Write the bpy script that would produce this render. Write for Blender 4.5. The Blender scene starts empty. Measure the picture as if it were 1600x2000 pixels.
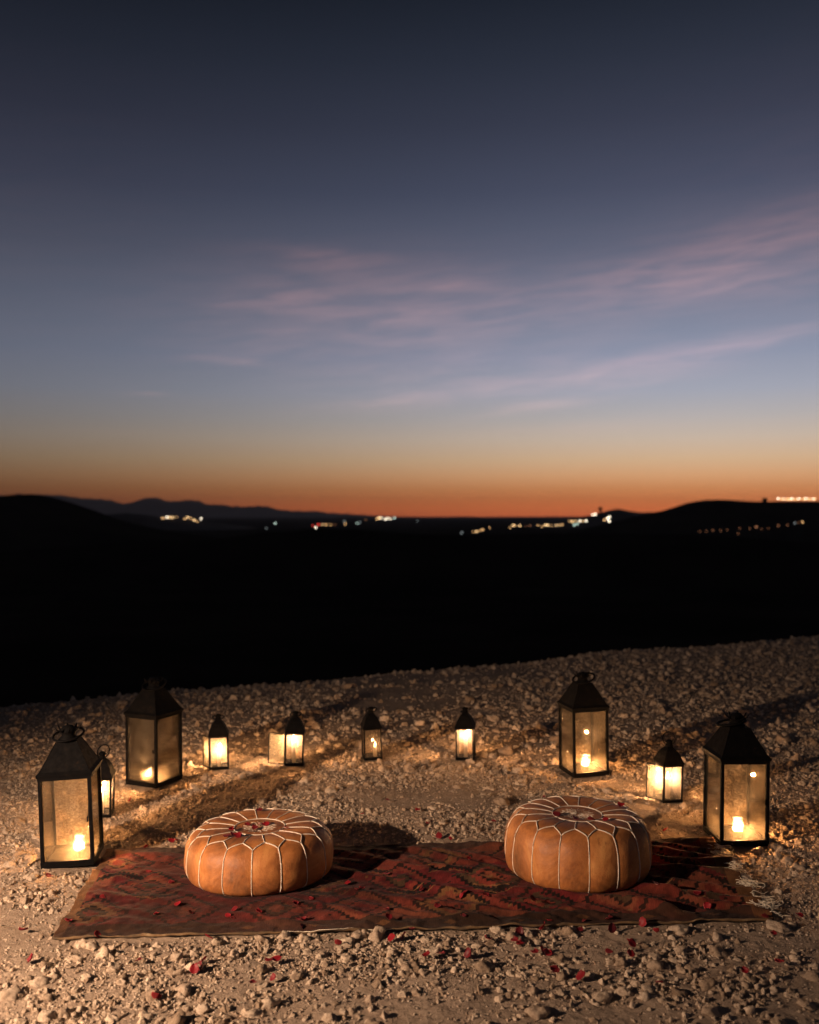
import bpy, bmesh, math, random
import numpy as np
from mathutils import Vector, Matrix, noise

random.seed(7)
RNG = np.random.default_rng(7)
R = math.radians

# ------------------------------------------------------------------ camera
F = 1870.0            # focal length in photo pixels
H0 = 1005.0           # photo row of the true horizon
CH = 1.40             # camera height
scene = bpy.context.scene
cam_data = bpy.data.cameras.new('camera')
cam = bpy.data.objects.new('camera', cam_data)
scene.collection.objects.link(cam)
cam.location = (0, 0, CH)
cam.rotation_euler = (R(90), 0, 0)
cam_data.sensor_fit = 'HORIZONTAL'
cam_data.sensor_width = 24.0
cam_data.lens = 24.0 * F / 1600.0
cam_data.shift_y = (H0 - 1000.0) / 1600.0
cam_data.clip_start = 0.05
cam_data.clip_end = 60000
cam_data.dof.use_dof = True
cam_data.dof.focus_distance = 3.55
cam_data.dof.aperture_fstop = 1.9
scene.camera = cam

scene.view_settings.view_transform = 'Standard'
scene.view_settings.look = 'None'
scene.view_settings.exposure = 0.0
scene.view_settings.gamma = 1.0
scene.view_settings.use_curve_mapping = False
scene.render.engine = 'CYCLES'
cy = scene.cycles
cy.use_denoising = True
cy.max_bounces = 10
cy.diffuse_bounces = 3
cy.glossy_bounces = 3
cy.transmission_bounces = 8
cy.transparent_max_bounces = 24
cy.volume_bounces = 0
cy.sample_clamp_indirect = 4.0
cy.sample_clamp_direct = 0.0
cy.caustics_reflective = False
cy.caustics_refractive = False


# ------------------------------------------------------------------ node maths
class N:
    """tiny expression wrapper round shader maths nodes"""
    def __init__(s, nt, sock): s.nt, s.s = nt, sock
    def _m(s, op, *others):
        n = s.nt.nodes.new('ShaderNodeMath'); n.operation = op
        s.nt.links.new(s.s, n.inputs[0])
        for i, o in enumerate(others):
            if isinstance(o, N): s.nt.links.new(o.s, n.inputs[i + 1])
            else: n.inputs[i + 1].default_value = float(o)
        return N(s.nt, n.outputs[0])
    def __add__(s, o): return s._m('ADD', o)
    def __sub__(s, o): return s._m('SUBTRACT', o)
    def __mul__(s, o): return s._m('MULTIPLY', o)
    def __truediv__(s, o): return s._m('DIVIDE', o)
    def pow(s, o): return s._m('POWER', o)
    def max(s, o): return s._m('MAXIMUM', o)
    def min(s, o): return s._m('MINIMUM', o)
    def exp(s): return s._m('EXPONENT')
    def neg(s): return s * -1.0


def new(nt, kind, **kw):
    n = nt.nodes.new(kind)
    for k, v in kw.items():
        if k in n.inputs: n.inputs[k].default_value = v
        else: setattr(n, k, v)
    return n


def ramp(nt, fac, stops, interp='LINEAR'):
    n = nt.nodes.new('ShaderNodeValToRGB')
    n.color_ramp.interpolation = interp
    el = n.color_ramp.elements
    while len(el) > 1: el.remove(el[0])
    el[0].position = stops[0][0]; el[0].color = (*stops[0][1], 1)
    for p, c in stops[1:]:
        e = el.new(p); e.color = (*c, 1)
    nt.links.new(fac, n.inputs[0])
    return n.outputs[0]


def srgb(r, g, b):
    return tuple((c / 255 / 12.92) if c / 255 <= 0.04045 else ((c / 255 + 0.055) / 1.055) ** 2.4 for c in (r, g, b))


# ------------------------------------------------------------------ sky (dusk, sun below the horizon to the right of centre)
world = bpy.data.worlds.new('World')
scene.world = world
world.use_nodes = True
nt = world.node_tree
nt.nodes.clear()
out = new(nt, 'ShaderNodeOutputWorld')
tc = new(nt, 'ShaderNodeTexCoord')
sep = new(nt, 'ShaderNodeSeparateXYZ')
nt.links.new(tc.outputs['Generated'], sep.inputs[0])
dx, dy, dz = (N(nt, sep.outputs[i]) for i in range(3))
el = dz.max(-1.0).min(1.0)._m('ARCSINE') * (180 / math.pi)          # elevation in degrees
az = dx._m('ARCTAN2', dy) * (180 / math.pi)                          # 0 straight ahead, + to the right
elr = (el / 30.0).max(0.0)._m('POWER', 0.5)


def ep(deg): return (max(deg, 0) / 30.0) ** 0.5


def ely(y): return math.degrees(math.atan((H0 - y) / F))


SKYC = [(0, (28, 33, 44)), (120, (38, 43, 56)), (250, (51, 55, 71)), (380, (66, 71, 90)), (500, (88, 93, 112)), (600, (108, 115, 135)),
        (700, (130, 137, 157)), (770, (150, 153, 166)), (820, (168, 162, 161)), (860, (187, 169, 153)), (900, (201, 167, 133)), (930, (209, 156, 112)),
        (955, (210, 139, 88)), (975, (226, 133, 77)), (990, (230, 123, 68)), (1004, (222, 110, 62))]
stops = sorted([(ep(ely(y)), srgb(*c)) for y, c in SKYC])
stops[0] = (0.0, stops[0][1])
stops = [s for s in stops if s[0] < 0.985] + [(1.0, srgb(28, 31, 39))]
skyc = ramp(nt, elr.min(1.0).s, stops)
# higher up the sky keeps darkening towards the zenith
zen = N(nt, new(nt, 'ShaderNodeValue').outputs[0])
zen.s.default_value = 1.0
hi = (((el - 26.0) / 64.0).max(0.0)._m('POWER', 0.7) * -0.55) + 1.0
d1 = az - 19.0
lobe = ((d1 * d1) * (-1.0 / 900.0)).exp() * (1 / .669)
amb = ((el.max(0.0)) * (-1.0 / 8.0)).exp() * -0.55 + 0.65
azm = amb + (amb * -1.0 + 1.0) * lobe
mult = azm * hi
mulc = new(nt, 'ShaderNodeVectorMath', operation='SCALE')
nt.links.new(skyc, mulc.inputs[0]); nt.links.new(mult.s, mulc.inputs['Scale'])
# thin cirrus: wisps at their directions, broken up by stretched noise
comb = new(nt, 'ShaderNodeCombineXYZ')
nt.links.new((az * 0.13).s, comb.inputs[0]); nt.links.new(((el - az * 0.07) * 0.95).s, comb.inputs[1])
nz = new(nt, 'ShaderNodeTexNoise', Scale=1.6, Detail=5.0, Roughness=0.55, Distortion=0.4)
nt.links.new(comb.outputs[0], nz.inputs['Vector'])
nf = ((N(nt, nz.outputs[0]) - 0.36) * 3.4).max(0.0).min(1.0)
comb2 = new(nt, 'ShaderNodeCombineXYZ')
nt.links.new((az * 0.05).s, comb2.inputs[0]); nt.links.new((el * 0.22).s, comb2.inputs[1])
nz2 = new(nt, 'ShaderNodeTexNoise', Scale=1.3, Detail=4.0, Roughness=0.6)
nt.links.new(comb2.outputs[0], nz2.inputs['Vector'])
warp = N(nt, nz2.outputs[0]) - 0.5
#          px    py   half-w half-h slope  strength
WISPS = [(625, 505, 120, 17, 0.02, .55), (880, 552, 90, 15, .02, .45), (560, 588, 170, 16, -.10, .42),
         (445, 703, 78, 7, .02, .95), (278, 768, 46, 5, 0.0, .6), (740, 640, 360, 85, -.02, .5), (620, 560, 280, 65, -.08, .4), (1000, 600, 340, 60, -.05, .35), (900, 740, 380, 50, -.06, .3),
         (520, 665, 130, 20, -.12, .25), (790, 615, 120, 10, -.08, .3),
         (1480, 500, 280, 72, -.12, .36), (1400, 545, 210, 38, -.04, .34), (1290, 560, 120, 30, .0, .25),
         (900, 768, 230, 13, -.10, .62), (1060, 795, 110, 9, -.12, .55), (1290, 705, 210, 20, -.20, .42),
         (1520, 650, 140, 16, -.22, .55), (1500, 470, 260, 40, -.16, .4), (1200, 735, 190, 26, -.18, .35), (1120, 705, 70, 7, 0, .25),
         (1330, 735, 90, 9, -.12, .3), (740, 786, 70, 7, -.05, .35), (230, 850, 90, 5, 0, .18), (1150, 835, 260, 16, -.03, .16)]
cloud = None
for px, py, w, h, sl, st in WISPS:
    a0 = math.degrees(math.atan((px - 800) / F))
    e0 = math.degrees(math.atan((H0 - py) / F * math.cos(R(a0))))
    dwx = w / F * 57.3 * 0.9
    dwy = h / F * 57.3
    da = az - a0
    de = (el - e0) + da * sl + warp * 1.6
    g = ((da * da) * (-1 / dwx ** 2) + (de * de) * (-1 / dwy ** 2)).exp() * st
    cloud = g if cloud is None else cloud + g
# faint streaks that go on outside the frame
wide = ((el - 14.0) * (el - 14.0) * (-1 / 60.0)).exp() * (((az * az) * (1 / 1600.0)).min(1.0)) * 0.25
cloud = (cloud + wide) * (nf * 0.68 + 0.32)
cloud = cloud.min(1.0)
warmth = ((el - 2.0) / 14.0).max(0.0).min(1.0)
ccol = ramp(nt, warmth.s, [(0, (0.16, 0.06, 0.03)), (.35, (0.13, 0.058, 0.042)), (1, (0.105, 0.043, 0.032))])
cc = new(nt, 'ShaderNodeVectorMath', operation='SCALE')
nt.links.new(ccol, cc.inputs[0]); nt.links.new((cloud * mult * 1.45).s, cc.inputs['Scale'])
add = new(nt, 'ShaderNodeVectorMath', operation='ADD')
nt.links.new(mulc.outputs[0], add.inputs[0]); nt.links.new(cc.outputs[0], add.inputs[1])
bg = new(nt, 'ShaderNodeBackground', Strength=1.0)
nt.links.new(add.outputs[0], bg.inputs['Color'])
# what is left of the daylight
sky = new(nt, 'ShaderNodeTexSky', sky_type='NISHITA')
sky.sun_disc = False
sky.sun_elevation = R(-4.5)
sky.sun_rotation = R(14)
bg2 = new(nt, 'ShaderNodeBackground', Strength=0.05)
nt.links.new(sky.outputs[0], bg2.inputs['Color'])
adds = new(nt, 'ShaderNodeAddShader')
nt.links.new(bg.outputs[0], adds.inputs[0]); nt.links.new(bg2.outputs[0], adds.inputs[1])
nt.links.new(adds.outputs[0], out.inputs['Surface'])

# ------------------------------------------------------------------ the low flood lamp standing left of the rug (casts the long shadows)
KEY = Vector((-2.7, 1.6, 1.28))
ld = bpy.data.lights.new('flood_light', 'SPOT')
ld.energy = 800
ld.color = (1.0, 0.675, 0.455)
ld.shadow_soft_size = 0.035
ld.spot_size = R(93)
ld.spot_blend = 1.0
key = bpy.data.objects.new('flood_light', ld)
scene.collection.objects.link(key)
key.location = KEY
key.rotation_euler = (Vector((-1.42, 2.95, 0.0)) - KEY).to_track_quat('-Z', 'Y').to_euler()


# ------------------------------------------------------------------ helpers
def link(o): scene.collection.objects.link(o); return o


def empty(name, loc, rz=0.0, tilt=(0, 0)):
    o = bpy.data.objects.new(name, None)
    o.empty_display_size = .05
    o.location = loc
    o.rotation_euler = (R(tilt[0]), R(tilt[1]), rz)
    return link(o)


def tag(o, label=None, cat=None, group=None, kind=None):
    if label: o['label'] = label
    if cat: o['category'] = cat
    if group: o['group'] = group
    if kind: o['kind'] = kind
    return o


def mesh_np(name, V, faces_flat, nper, mat=None, smooth=True, attr=None):
    """V (n,3); faces_flat (m*nper) indices, all faces nper corners"""
    me = bpy.data.meshes.new(name)
    V = np.ascontiguousarray(V, dtype=np.float32)
    Fi = np.ascontiguousarray(faces_flat, dtype=np.int32).ravel()
    m = len(Fi) // nper
    me.vertices.add(len(V)); me.vertices.foreach_set('co', V.ravel())
    me.loops.add(len(Fi)); me.loops.foreach_set('vertex_index', Fi)
    me.polygons.add(m)
    me.polygons.foreach_set('loop_start', np.arange(0, m * nper, nper, dtype=np.int32))
    me.polygons.foreach_set('loop_total', np.full(m, nper, dtype=np.int32))
    me.polygons.foreach_set('use_smooth', np.full(m, smooth))
    if mat: me.materials.append(mat)
    me.update(calc_edges=True)
    if attr:
        for k, col in attr.items():
            a = me.color_attributes.new(k, 'FLOAT_COLOR', 'POINT')
            a.data.foreach_set('color', np.ascontiguousarray(col, dtype=np.float32).ravel())
    return me


def from_bm(name, bm, mat, parent=None, smooth=False):
    me = bpy.data.meshes.new(name)
    bmesh.ops.recalc_face_normals(bm, faces=bm.faces)
    bm.to_mesh(me); bm.free()
    me.materials.append(mat)
    if smooth: me.polygons.foreach_set('use_smooth', [True] * len(me.polygons))
    o = link(bpy.data.objects.new(name, me))
    o.parent = parent
    return o


def bm_box(bm, c, s, M=None, bevel=0.0):
    r = bmesh.ops.create_cube(bm, size=1)
    vs = r['verts']
    for v in vs:
        v.co = Vector((v.co.x * s[0] + c[0], v.co.y * s[1] + c[1], v.co.z * s[2] + c[2]))
    if bevel:
        es = list({e for v in vs for e in v.link_edges})
        rr = bmesh.ops.bevel(bm, geom=es, offset=bevel, segments=1, affect='EDGES')
        vs = list({v for f in rr['faces'] for v in f.verts} | {v for v in vs if v.is_valid})
    if M is not None:
        for v in vs: v.co = M @ v.co
    return vs


def bm_tube(bm, pts, rad, seg=8, closed=False, flat=1.0, up=Vector((0, 0, 1))):
    """tube along pts; rad scalar or list; flat squeezes it across 'up'"""
    n = len(pts)
    rings = []
    for i, p in enumerate(pts):
        p = Vector(p)
        a = Vector(pts[(i - 1) % n]) if (closed or i > 0) else p
        b = Vector(pts[(i + 1) % n]) if (closed or i < n - 1) else p
        t = (b - a).normalized() if (b - a).length > 1e-9 else Vector((0, 0, 1))
        u = up if abs(t.dot(up)) < .97 else Vector((1, 0, 0))
        s = t.cross(u).normalized(); w = s.cross(t).normalized()
        r = rad[i] if isinstance(rad, (list, tuple)) else rad
        rings.append([bm.verts.new(p + s * (math.cos(k / seg * 6.28318) * r) + w * (math.sin(k / seg * 6.28318) * r * flat)) for k in range(seg)])
    m = n if closed else n - 1
    for i in range(m):
        A, B = rings[i], rings[(i + 1) % n]
        for k in range(seg):
            bm.faces.new((A[k], A[(k + 1) % seg], B[(k + 1) % seg], B[k]))
    if not closed:
        bm.faces.new(rings[0][::-1]); bm.faces.new(rings[-1])
    return rings


def bm_lathe(bm, prof, seg=20, c=(0, 0, 0)):
    rings = []
    for r, z in prof:
        if r < 1e-6:
            rings.append([bm.verts.new((c[0], c[1], c[2] + z))])
        else:
            rings.append([bm.verts.new((c[0] + r * math.cos(k / seg * 6.28318), c[1] + r * math.sin(k / seg * 6.28318), c[2] + z)) for k in range(seg)])
    for A, B in zip(rings, rings[1:]):
        if len(A) == 1 and len(B) == 1: continue
        for k in range(seg):
            k2 = (k + 1) % seg
            if len(A) == 1: bm.faces.new((A[0], B[k2], B[k]))
            elif len(B) == 1: bm.faces.new((A[k], A[k2], B[0]))
            else: bm.faces.new((A[k], A[k2], B[k2], B[k]))


# vectorised value noise
_T = np.random.default_rng(3).random((256, 256)).astype(np.float64)


def vnoise(x, y):
    xi = np.floor(x).astype(int); yi = np.floor(y).astype(int)
    fx = x - xi; fy = y - yi
    fx = fx * fx * (3 - 2 * fx); fy = fy * fy * (3 - 2 * fy)
    a = _T[xi & 255, yi & 255]; b = _T[(xi + 1) & 255, yi & 255]
    c = _T[xi & 255, (yi + 1) & 255]; d = _T[(xi + 1) & 255, (yi + 1) & 255]
    return (a * (1 - fx) + b * fx) * (1 - fy) + (c * (1 - fx) + d * fx) * fy - .5


def fbm(x, y, o=4, g=.5):
    s = 0; a = 1
    for i in range(o):
        s = s + a * vnoise(x * 2 ** i + i * 17.3, y * 2 ** i + i * 9.1); a *= g
    return s


# ------------------------------------------------------------------ terrain height
FLOOR = -20.0
# rug corner points (front-left, front-right, back-right, back-left) on the ground


def G(px, py, z=0.0):
    """point of height z seen at photo pixel"""
    d = F * (CH - z) / (py - H0)
    return Vector(((px - 800) / F * d, d, z))


RUG = [G(104, 1832), G(1512, 1796), G(1388, 1640), G(208, 1660)]


def ridge_height(pts, D, w, base, x, y):
    xs = np.array([(p[0] - 800) / F * D for p in pts]); zs = np.array([CH + (H0 - p[1]) / F * D for p in pts])
    crest = np.interp(x, xs, zs)
    t = np.clip(np.abs(y - D) / w, 0, 1)
    prof = .5 + .5 * np.cos(t * math.pi)
    return base + (crest - base) * prof


def edge(x): return 9.4 + 7 * np.tanh(.55 * x / 7) + .35 * vnoise(x * .9 + 5, x * 0 + 2.2)


def height(x, y):
    x = np.asarray(x, dtype=float); y = np.asarray(y, dtype=float)
    near = .016 * fbm(x * 1.1 + 3, y * 1.1, 3) + .010 * fbm(x * 5 + 8, y * 5, 3)
    # calm the ground under the rug and poufs
    inrug = np.clip(1 - np.maximum(np.abs(x - .03) - 1.3, 0) / .25, 0, 1) * np.clip(1 - np.maximum(np.abs(y - 3.65) - .5, 0) / .25, 0, 1)
    near = near * (1 - .75 * inrug) - .012 * inrug
    t = y - edge(x)
    sp = np.where(t > 6, t, np.log1p(np.exp(np.clip(t * 1.8, -40, 40))) / 1.8)
    drop = .42 * sp
    z = near * np.clip(1 - t / 30, 0.2, 1) - FLOOR * np.tanh(drop / FLOOR)
    far = np.clip((np.hypot(x, y) - 60) / 300, 0, 1)
    z = z + far * 3.0 * fbm(x / 160 + 4, y / 160 + 7, 4)
    return z


def hz(x, y): return float(height(x, y))


# ------------------------------------------------------------------ materials
def mat_new(name):
    m = bpy.data.materials.new(name); m.use_nodes = True
    m.node_tree.nodes.clear()
    o = m.node_tree.nodes.new('ShaderNodeOutputMaterial')
    return m, m.node_tree, o


def principled(name, color, rough=.6, metal=0.0, **kw):
    m, nt, o = mat_new(name)
    b = nt.nodes.new('ShaderNodeBsdfPrincipled')
    b.inputs['Base Color'].default_value = (*color, 1)
    b.inputs['Roughness'].default_value = rough
    b.inputs['Metallic'].default_value = metal
    for k, v in kw.items(): b.inputs[k].default_value = v
    nt.links.new(b.outputs[0], o.inputs['Surface'])
    return m, nt, b


def coords(nt, kind='Object', scale=(1, 1, 1)):
    t = nt.nodes.new('ShaderNodeTexCoord')
    mp = nt.nodes.new('ShaderNodeMapping'); mp.inputs['Scale'].default_value = scale
    nt.links.new(t.outputs[kind], mp.inputs[0])
    return mp.outputs[0]


def add_bump(nt, b, fac, strength, dist):
    bp = nt.nodes.new('ShaderNodeBump'); bp.inputs['Strength'].default_value = strength; bp.inputs['Distance'].default_value = dist
    nt.links.new(fac, bp.inputs['Height']); nt.links.new(bp.outputs[0], b.inputs['Normal'])


def noise_n(nt, vec, scale, detail=5, rough=.6, dist=0.0):
    n = new(nt, 'ShaderNodeTexNoise', Scale=scale, Detail=detail, Roughness=rough, Distortion=dist)
    nt.links.new(vec, n.inputs['Vector'])
    return n.outputs[0]


def mix_col(nt, fac, a, b, mode='MIX'):
    m = nt.nodes.new('ShaderNodeMix'); m.data_type = 'RGBA'; m.blend_type = mode
    if isinstance(fac, (int, float)): m.inputs[0].default_value = fac
    else: nt.links.new(fac, m.inputs[0])
    for i, c in ((6, a), (7, b)):
        if isinstance(c, tuple): m.inputs[i].default_value = (*c, 1)
        else: nt.links.new(c, m.inputs[i])
    return m.outputs[2]


# ground: dusty sand, scrub-covered beyond the plateau
M_ground, nt, b = principled('dusty_ground', (.3, .22, .16), .95, **{'Specular IOR Level': .0})
geo = nt.nodes.new('ShaderNodeNewGeometry')
v = geo.outputs['Position']
n1 = noise_n(nt, v, 1.7, 5); n2 = noise_n(nt, v, 55, 5, .7); n3 = noise_n(nt, v, 9, 4)
c = ramp(nt, n1, [(.3, (.25, .185, .135)), (.55, (.33, .25, .185)), (.75, (.39, .305, .235))])
c = mix_col(nt, .45, c, ramp(nt, n2, [(.3, (.22, .155, .11)), (.6, (.42, .33, .25)), (.8, (.52, .43, .35))]))
sp = nt.nodes.new('ShaderNodeSeparateXYZ'); nt.links.new(v, sp.inputs[0])
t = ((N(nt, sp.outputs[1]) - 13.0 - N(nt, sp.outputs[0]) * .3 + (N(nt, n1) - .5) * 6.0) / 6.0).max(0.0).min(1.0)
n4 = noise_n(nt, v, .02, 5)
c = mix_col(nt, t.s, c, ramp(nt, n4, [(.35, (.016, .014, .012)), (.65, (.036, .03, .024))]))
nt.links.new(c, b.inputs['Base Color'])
hgt = (N(nt, n2) * .6 + N(nt, noise_n(nt, v, 190, 4, .7)) * .25 + N(nt, n3) * .5)
add_bump(nt, b, hgt.s, .9, .012)

M_hill, nt, b = principled('dark_scrub_hill', (.03, .025, .02), .95, **{'Specular IOR Level': .0})
geo = nt.nodes.new('ShaderNodeNewGeometry')
c = ramp(nt, noise_n(nt, geo.outputs['Position'], .015, 6), [(.35, (.016, .014, .012)), (.65, (.036, .03, .024))])
nt.links.new(c, b.inputs['Base Color'])
M_scrub, nt, b = principled('hazy_scrub_hill', (.05, .042, .035), .95, **{'Specular IOR Level': .1})  # lighter scrub for the farther hills, distance haze put into the colour
M_mount, nt, b = principled('bare_rock_mountain', (.06, .05, .045), .95, **{'Specular IOR Level': .1})
geo = nt.nodes.new('ShaderNodeNewGeometry')
c = ramp(nt, noise_n(nt, geo.outputs['Position'], .002, 6), [(.35, (.12, .095, .085)), (.65, (.2, .165, .145))])
nt.links.new(c, b.inputs['Base Color'])

# limestone
def stone_mat(name, attr):
    m, nt, b = principled(name, (.5, .42, .34), .9, **{'Specular IOR Level': .2})
    geo = nt.nodes.new('ShaderNodeNewGeometry'); v = geo.outputs['Position']
    n1 = noise_n(nt, v, 40, 5, .7); n2 = noise_n(nt, v, 160, 5, .75)
    c = ramp(nt, n1, [(.25, (.22, .155, .105)), (.45, (.42, .335, .255)), (.7, (.58, .49, .395))])
    c = mix_col(nt, .35, c, ramp(nt, n2, [(.35, (.24, .17, .12)), (.6, (.62, .53, .43))]))
    if attr:
        at = nt.nodes.new('ShaderNodeAttribute'); at.attribute_name = 'tint'
        c = mix_col(nt, 1.0, c, at.outputs['Color'], 'MULTIPLY')
    else:
        oi = nt.nodes.new('ShaderNodeObjectInfo')
        c = mix_col(nt, 1.0, c, ramp(nt, oi.outputs['Random'], [(0, (.52, .46, .40)), (.35, (.78, .73, .68)), (.75, (.97, .94, .90)), (1, (1.2, 1.16, 1.1))]), 'MULTIPLY')
    nt.links.new(c, b.inputs['Base Color'])
    h = N(nt, n2) * .5 + N(nt, noise_n(nt, v, 75, 5, .7)) * 1.0
    add_bump(nt, b, h.s, .85, .006)
    return m


M_stone = stone_mat('limestone', False)
M_gravel = stone_mat('limestone_gravel', True)

# metal of the lanterns
M_metal, nt, b = principled('blackened_metal', (.03, .03, .032), .42, .35)
v = coords(nt)
n1 = noise_n(nt, v, 28, 5, .7)
nt.links.new(ramp(nt, n1, [(.35, (.0035, .0035, .004)), (.6, (.006, .0055, .0055)), (.80, (.02, .012, .008))]), b.inputs['Base Color'])
nt.links.new(ramp(nt, noise_n(nt, v, 60, 5, .7), [(.3, (.60,) * 3), (.7, (.88,) * 3)]), b.inputs['Roughness'])
b.inputs['Specular IOR Level'].default_value = .06
b.inputs['Metallic'].default_value = .2
add_bump(nt, b, noise_n(nt, v, 22, 5), .6, .004)


def glass_mat(name, lo, hi, tint, transl=.5):
    m, nt, o = mat_new(name)
    v = coords(nt)
    n1 = noise_n(nt, v, 14, 6, .65, .4)
    v2 = coords(nt, 'Object', (60, 60, 5))
    n2 = noise_n(nt, v2, 1.0, 4, .6)
    f = N(nt, n1) * .65 + N(nt, n2) * .35
    f = ((f - .36) / .30).max(0.0).min(1.0).pow(1.5) * (hi - lo) + lo
    tr = nt.nodes.new('ShaderNodeBsdfTransparent'); tr.inputs[0].default_value = (.97, .93, .86, 1)
    df = nt.nodes.new('ShaderNodeBsdfDiffuse'); df.inputs[0].default_value = (*tint, 1)
    tl = nt.nodes.new('ShaderNodeBsdfTranslucent'); tl.inputs[0].default_value = (*tint, 1)
    mx = new(nt, 'ShaderNodeMixShader', Fac=transl); nt.links.new(df.outputs[0], mx.inputs[1]); nt.links.new(tl.outputs[0], mx.inputs[2])
    m2 = nt.nodes.new('ShaderNodeMixShader'); nt.links.new(f.s, m2.inputs[0])
    nt.links.new(tr.outputs[0], m2.inputs[1]); nt.links.new(mx.outputs[0], m2.inputs[2])
    gl = new(nt, 'ShaderNodeBsdfGlossy', Roughness=.035); gl.inputs[0].default_value = (1, 1, 1, 1)
    fr = new(nt, 'ShaderNodeFresnel', IOR=1.5)
    m3 = nt.nodes.new('ShaderNodeMixShader'); nt.links.new((N(nt, fr.outputs[0]) * .9).s, m3.inputs[0])
    nt.links.new(m2.outputs[0], m3.inputs[1]); nt.links.new(gl.outputs[0], m3.inputs[2])
    nt.links.new(m3.outputs[0], o.inputs['Surface'])
    return m


M_glass_big = glass_mat('dusty_glass', .02, .12, (.82, .70, .52))
M_glass_small = glass_mat('milky_glass', .03, .075, (.95, .88, .82), .6)
M_glass_door = glass_mat('stained_dusty_glass', .15, .45, (.66, .58, .44))
M_glass_dim = glass_mat('thin_dust_glass', .05, .14, (.55, .47, .38))
M_tumbler = glass_mat('tumbler_glass', .20, .30, (.95, .90, .84), .6)

M_wax, nt, b = principled('white_wax', (.85, .78, .68), .5)
b.inputs['Subsurface Weight'].default_value = 0.0
o = [n for n in nt.nodes if n.type == 'OUTPUT_MATERIAL'][0]
tl = nt.nodes.new('ShaderNodeBsdfTranslucent'); tl.inputs[0].default_value = (.97, .9, .8, 1)
mx = new(nt, 'ShaderNodeMixShader', Fac=.82)
nt.links.new(b.outputs[0], mx.inputs[1]); nt.links.new(tl.outputs[0], mx.inputs[2]); nt.links.new(mx.outputs[0], o.inputs['Surface'])
M_wick, _, _ = principled('charred_wick', (.02, .015, .01), .9)


def emis(name, col, st):
    m, nt, o = mat_new(name)
    e = nt.nodes.new('ShaderNodeEmission'); e.inputs[0].default_value = (*col, 1); e.inputs[1].default_value = st
    nt.links.new(e.outputs[0], o.inputs['Surface'])
    return m


def flame_mat(name, col, st):
    m, nt, o = mat_new(name)
    e = nt.nodes.new('ShaderNodeEmission'); e.inputs[0].default_value = (*col, 1); e.inputs[1].default_value = st
    t = nt.nodes.new('ShaderNodeBsdfTransparent'); a = nt.nodes.new('ShaderNodeAddShader')
    nt.links.new(e.outputs[0], a.inputs[0]); nt.links.new(t.outputs[0], a.inputs[1]); nt.links.new(a.outputs[0], o.inputs['Surface'])
    return m


M_flame = flame_mat('candle_flame', (1.0, .66, .34), 12)
GLOW = (1.0, .54, .25)

# leather
M_leather, nt, b = principled('tan_leather', (.4, .17, .06), .5, **{'Specular IOR Level': .35})
v = coords(nt)
oil = nt.nodes.new('ShaderNodeObjectInfo')
n1 = noise_n(nt, v, 5.5, 5, .66, .8); n2 = noise_n(nt, v, 26, 6, .7)
n1 = (N(nt, n1) + (N(nt, oil.outputs['Random']) - .5) * .10).s
c = ramp(nt, n1, [(.32, (.10, .036, .014)), (.43, (.27, .088, .024)), (.54, (.46, .165, .042)), (.70, (.68, .32, .10))])
c = mix_col(nt, .25, c, ramp(nt, n2, [(.3, (.22, .09, .035)), (.6, (.52, .25, .10))]))
vs_ = noise_n(nt, coords(nt, 'Object', (22, 22, 2.5)), 1.0, 4, .6)
c = mix_col(nt, ramp(nt, vs_, [(.60, (0,) * 3), (.70, (.55,) * 3)]), c, (.12, .04, .018))
nt.links.new(c, b.inputs['Base Color'])
nt.links.new(ramp(nt, n2, [(.3, (.42,) * 3), (.7, (.62,) * 3)]), b.inputs['Roughness'])
hh = N(nt, noise_n(nt, v, 240, 3)) * .25 + N(nt, noise_n(nt, v, 18, 4)) * 1.0
add_bump(nt, b, hh.s, .55, .007)
M_piping, nt, b = principled('cream_piping', (.72, .62, .50), .7)
v = coords(nt)
add_bump(nt, b, noise_n(nt, v, 400, 2), .5, .001)
nt.links.new(ramp(nt, noise_n(nt, v, 30, 4), [(.3, (.55, .46, .36)), (.6, (.76, .67, .55))]), b.inputs['Base Color'])

# rug
M_rug, nt, b = principled('woven_rug', (.2, .05, .03), .95, **{'Specular IOR Level': .1})
at = nt.nodes.new('ShaderNodeAttribute'); at.attribute_name = 'weave'
v = coords(nt)
w1 = noise_n(nt, coords(nt, 'Object', (420, 60, 60)), 1.0, 3)
c = mix_col(nt, .5, at.outputs['Color'], mix_col(nt, 1.0, at.outputs['Color'], ramp(nt, w1, [(.3, (.4,) * 3), (.7, (1.5,) * 3)]), 'MULTIPLY'))
nt.links.new(c, b.inputs['Base Color'])
hh = N(nt, w1) * .6 + N(nt, noise_n(nt, v, 300, 3)) * .6
add_bump(nt, b, hh.s, .8, .003)
b.inputs['Sheen Weight'].default_value = .03
M_fringe, _, _ = principled('cream_thread', (.78, .70, .56), .8)
M_selvedge, nt, b = principled('ochre_selvedge', (.30, .18, .075), .9)
nt.links.new(ramp(nt, noise_n(nt, coords(nt), 14, 4), [(.40, (.06, .038, .02)), (.58, (.17, .10, .045)), (.75, (.42, .31, .18))]), b.inputs['Base Color'])

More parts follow.
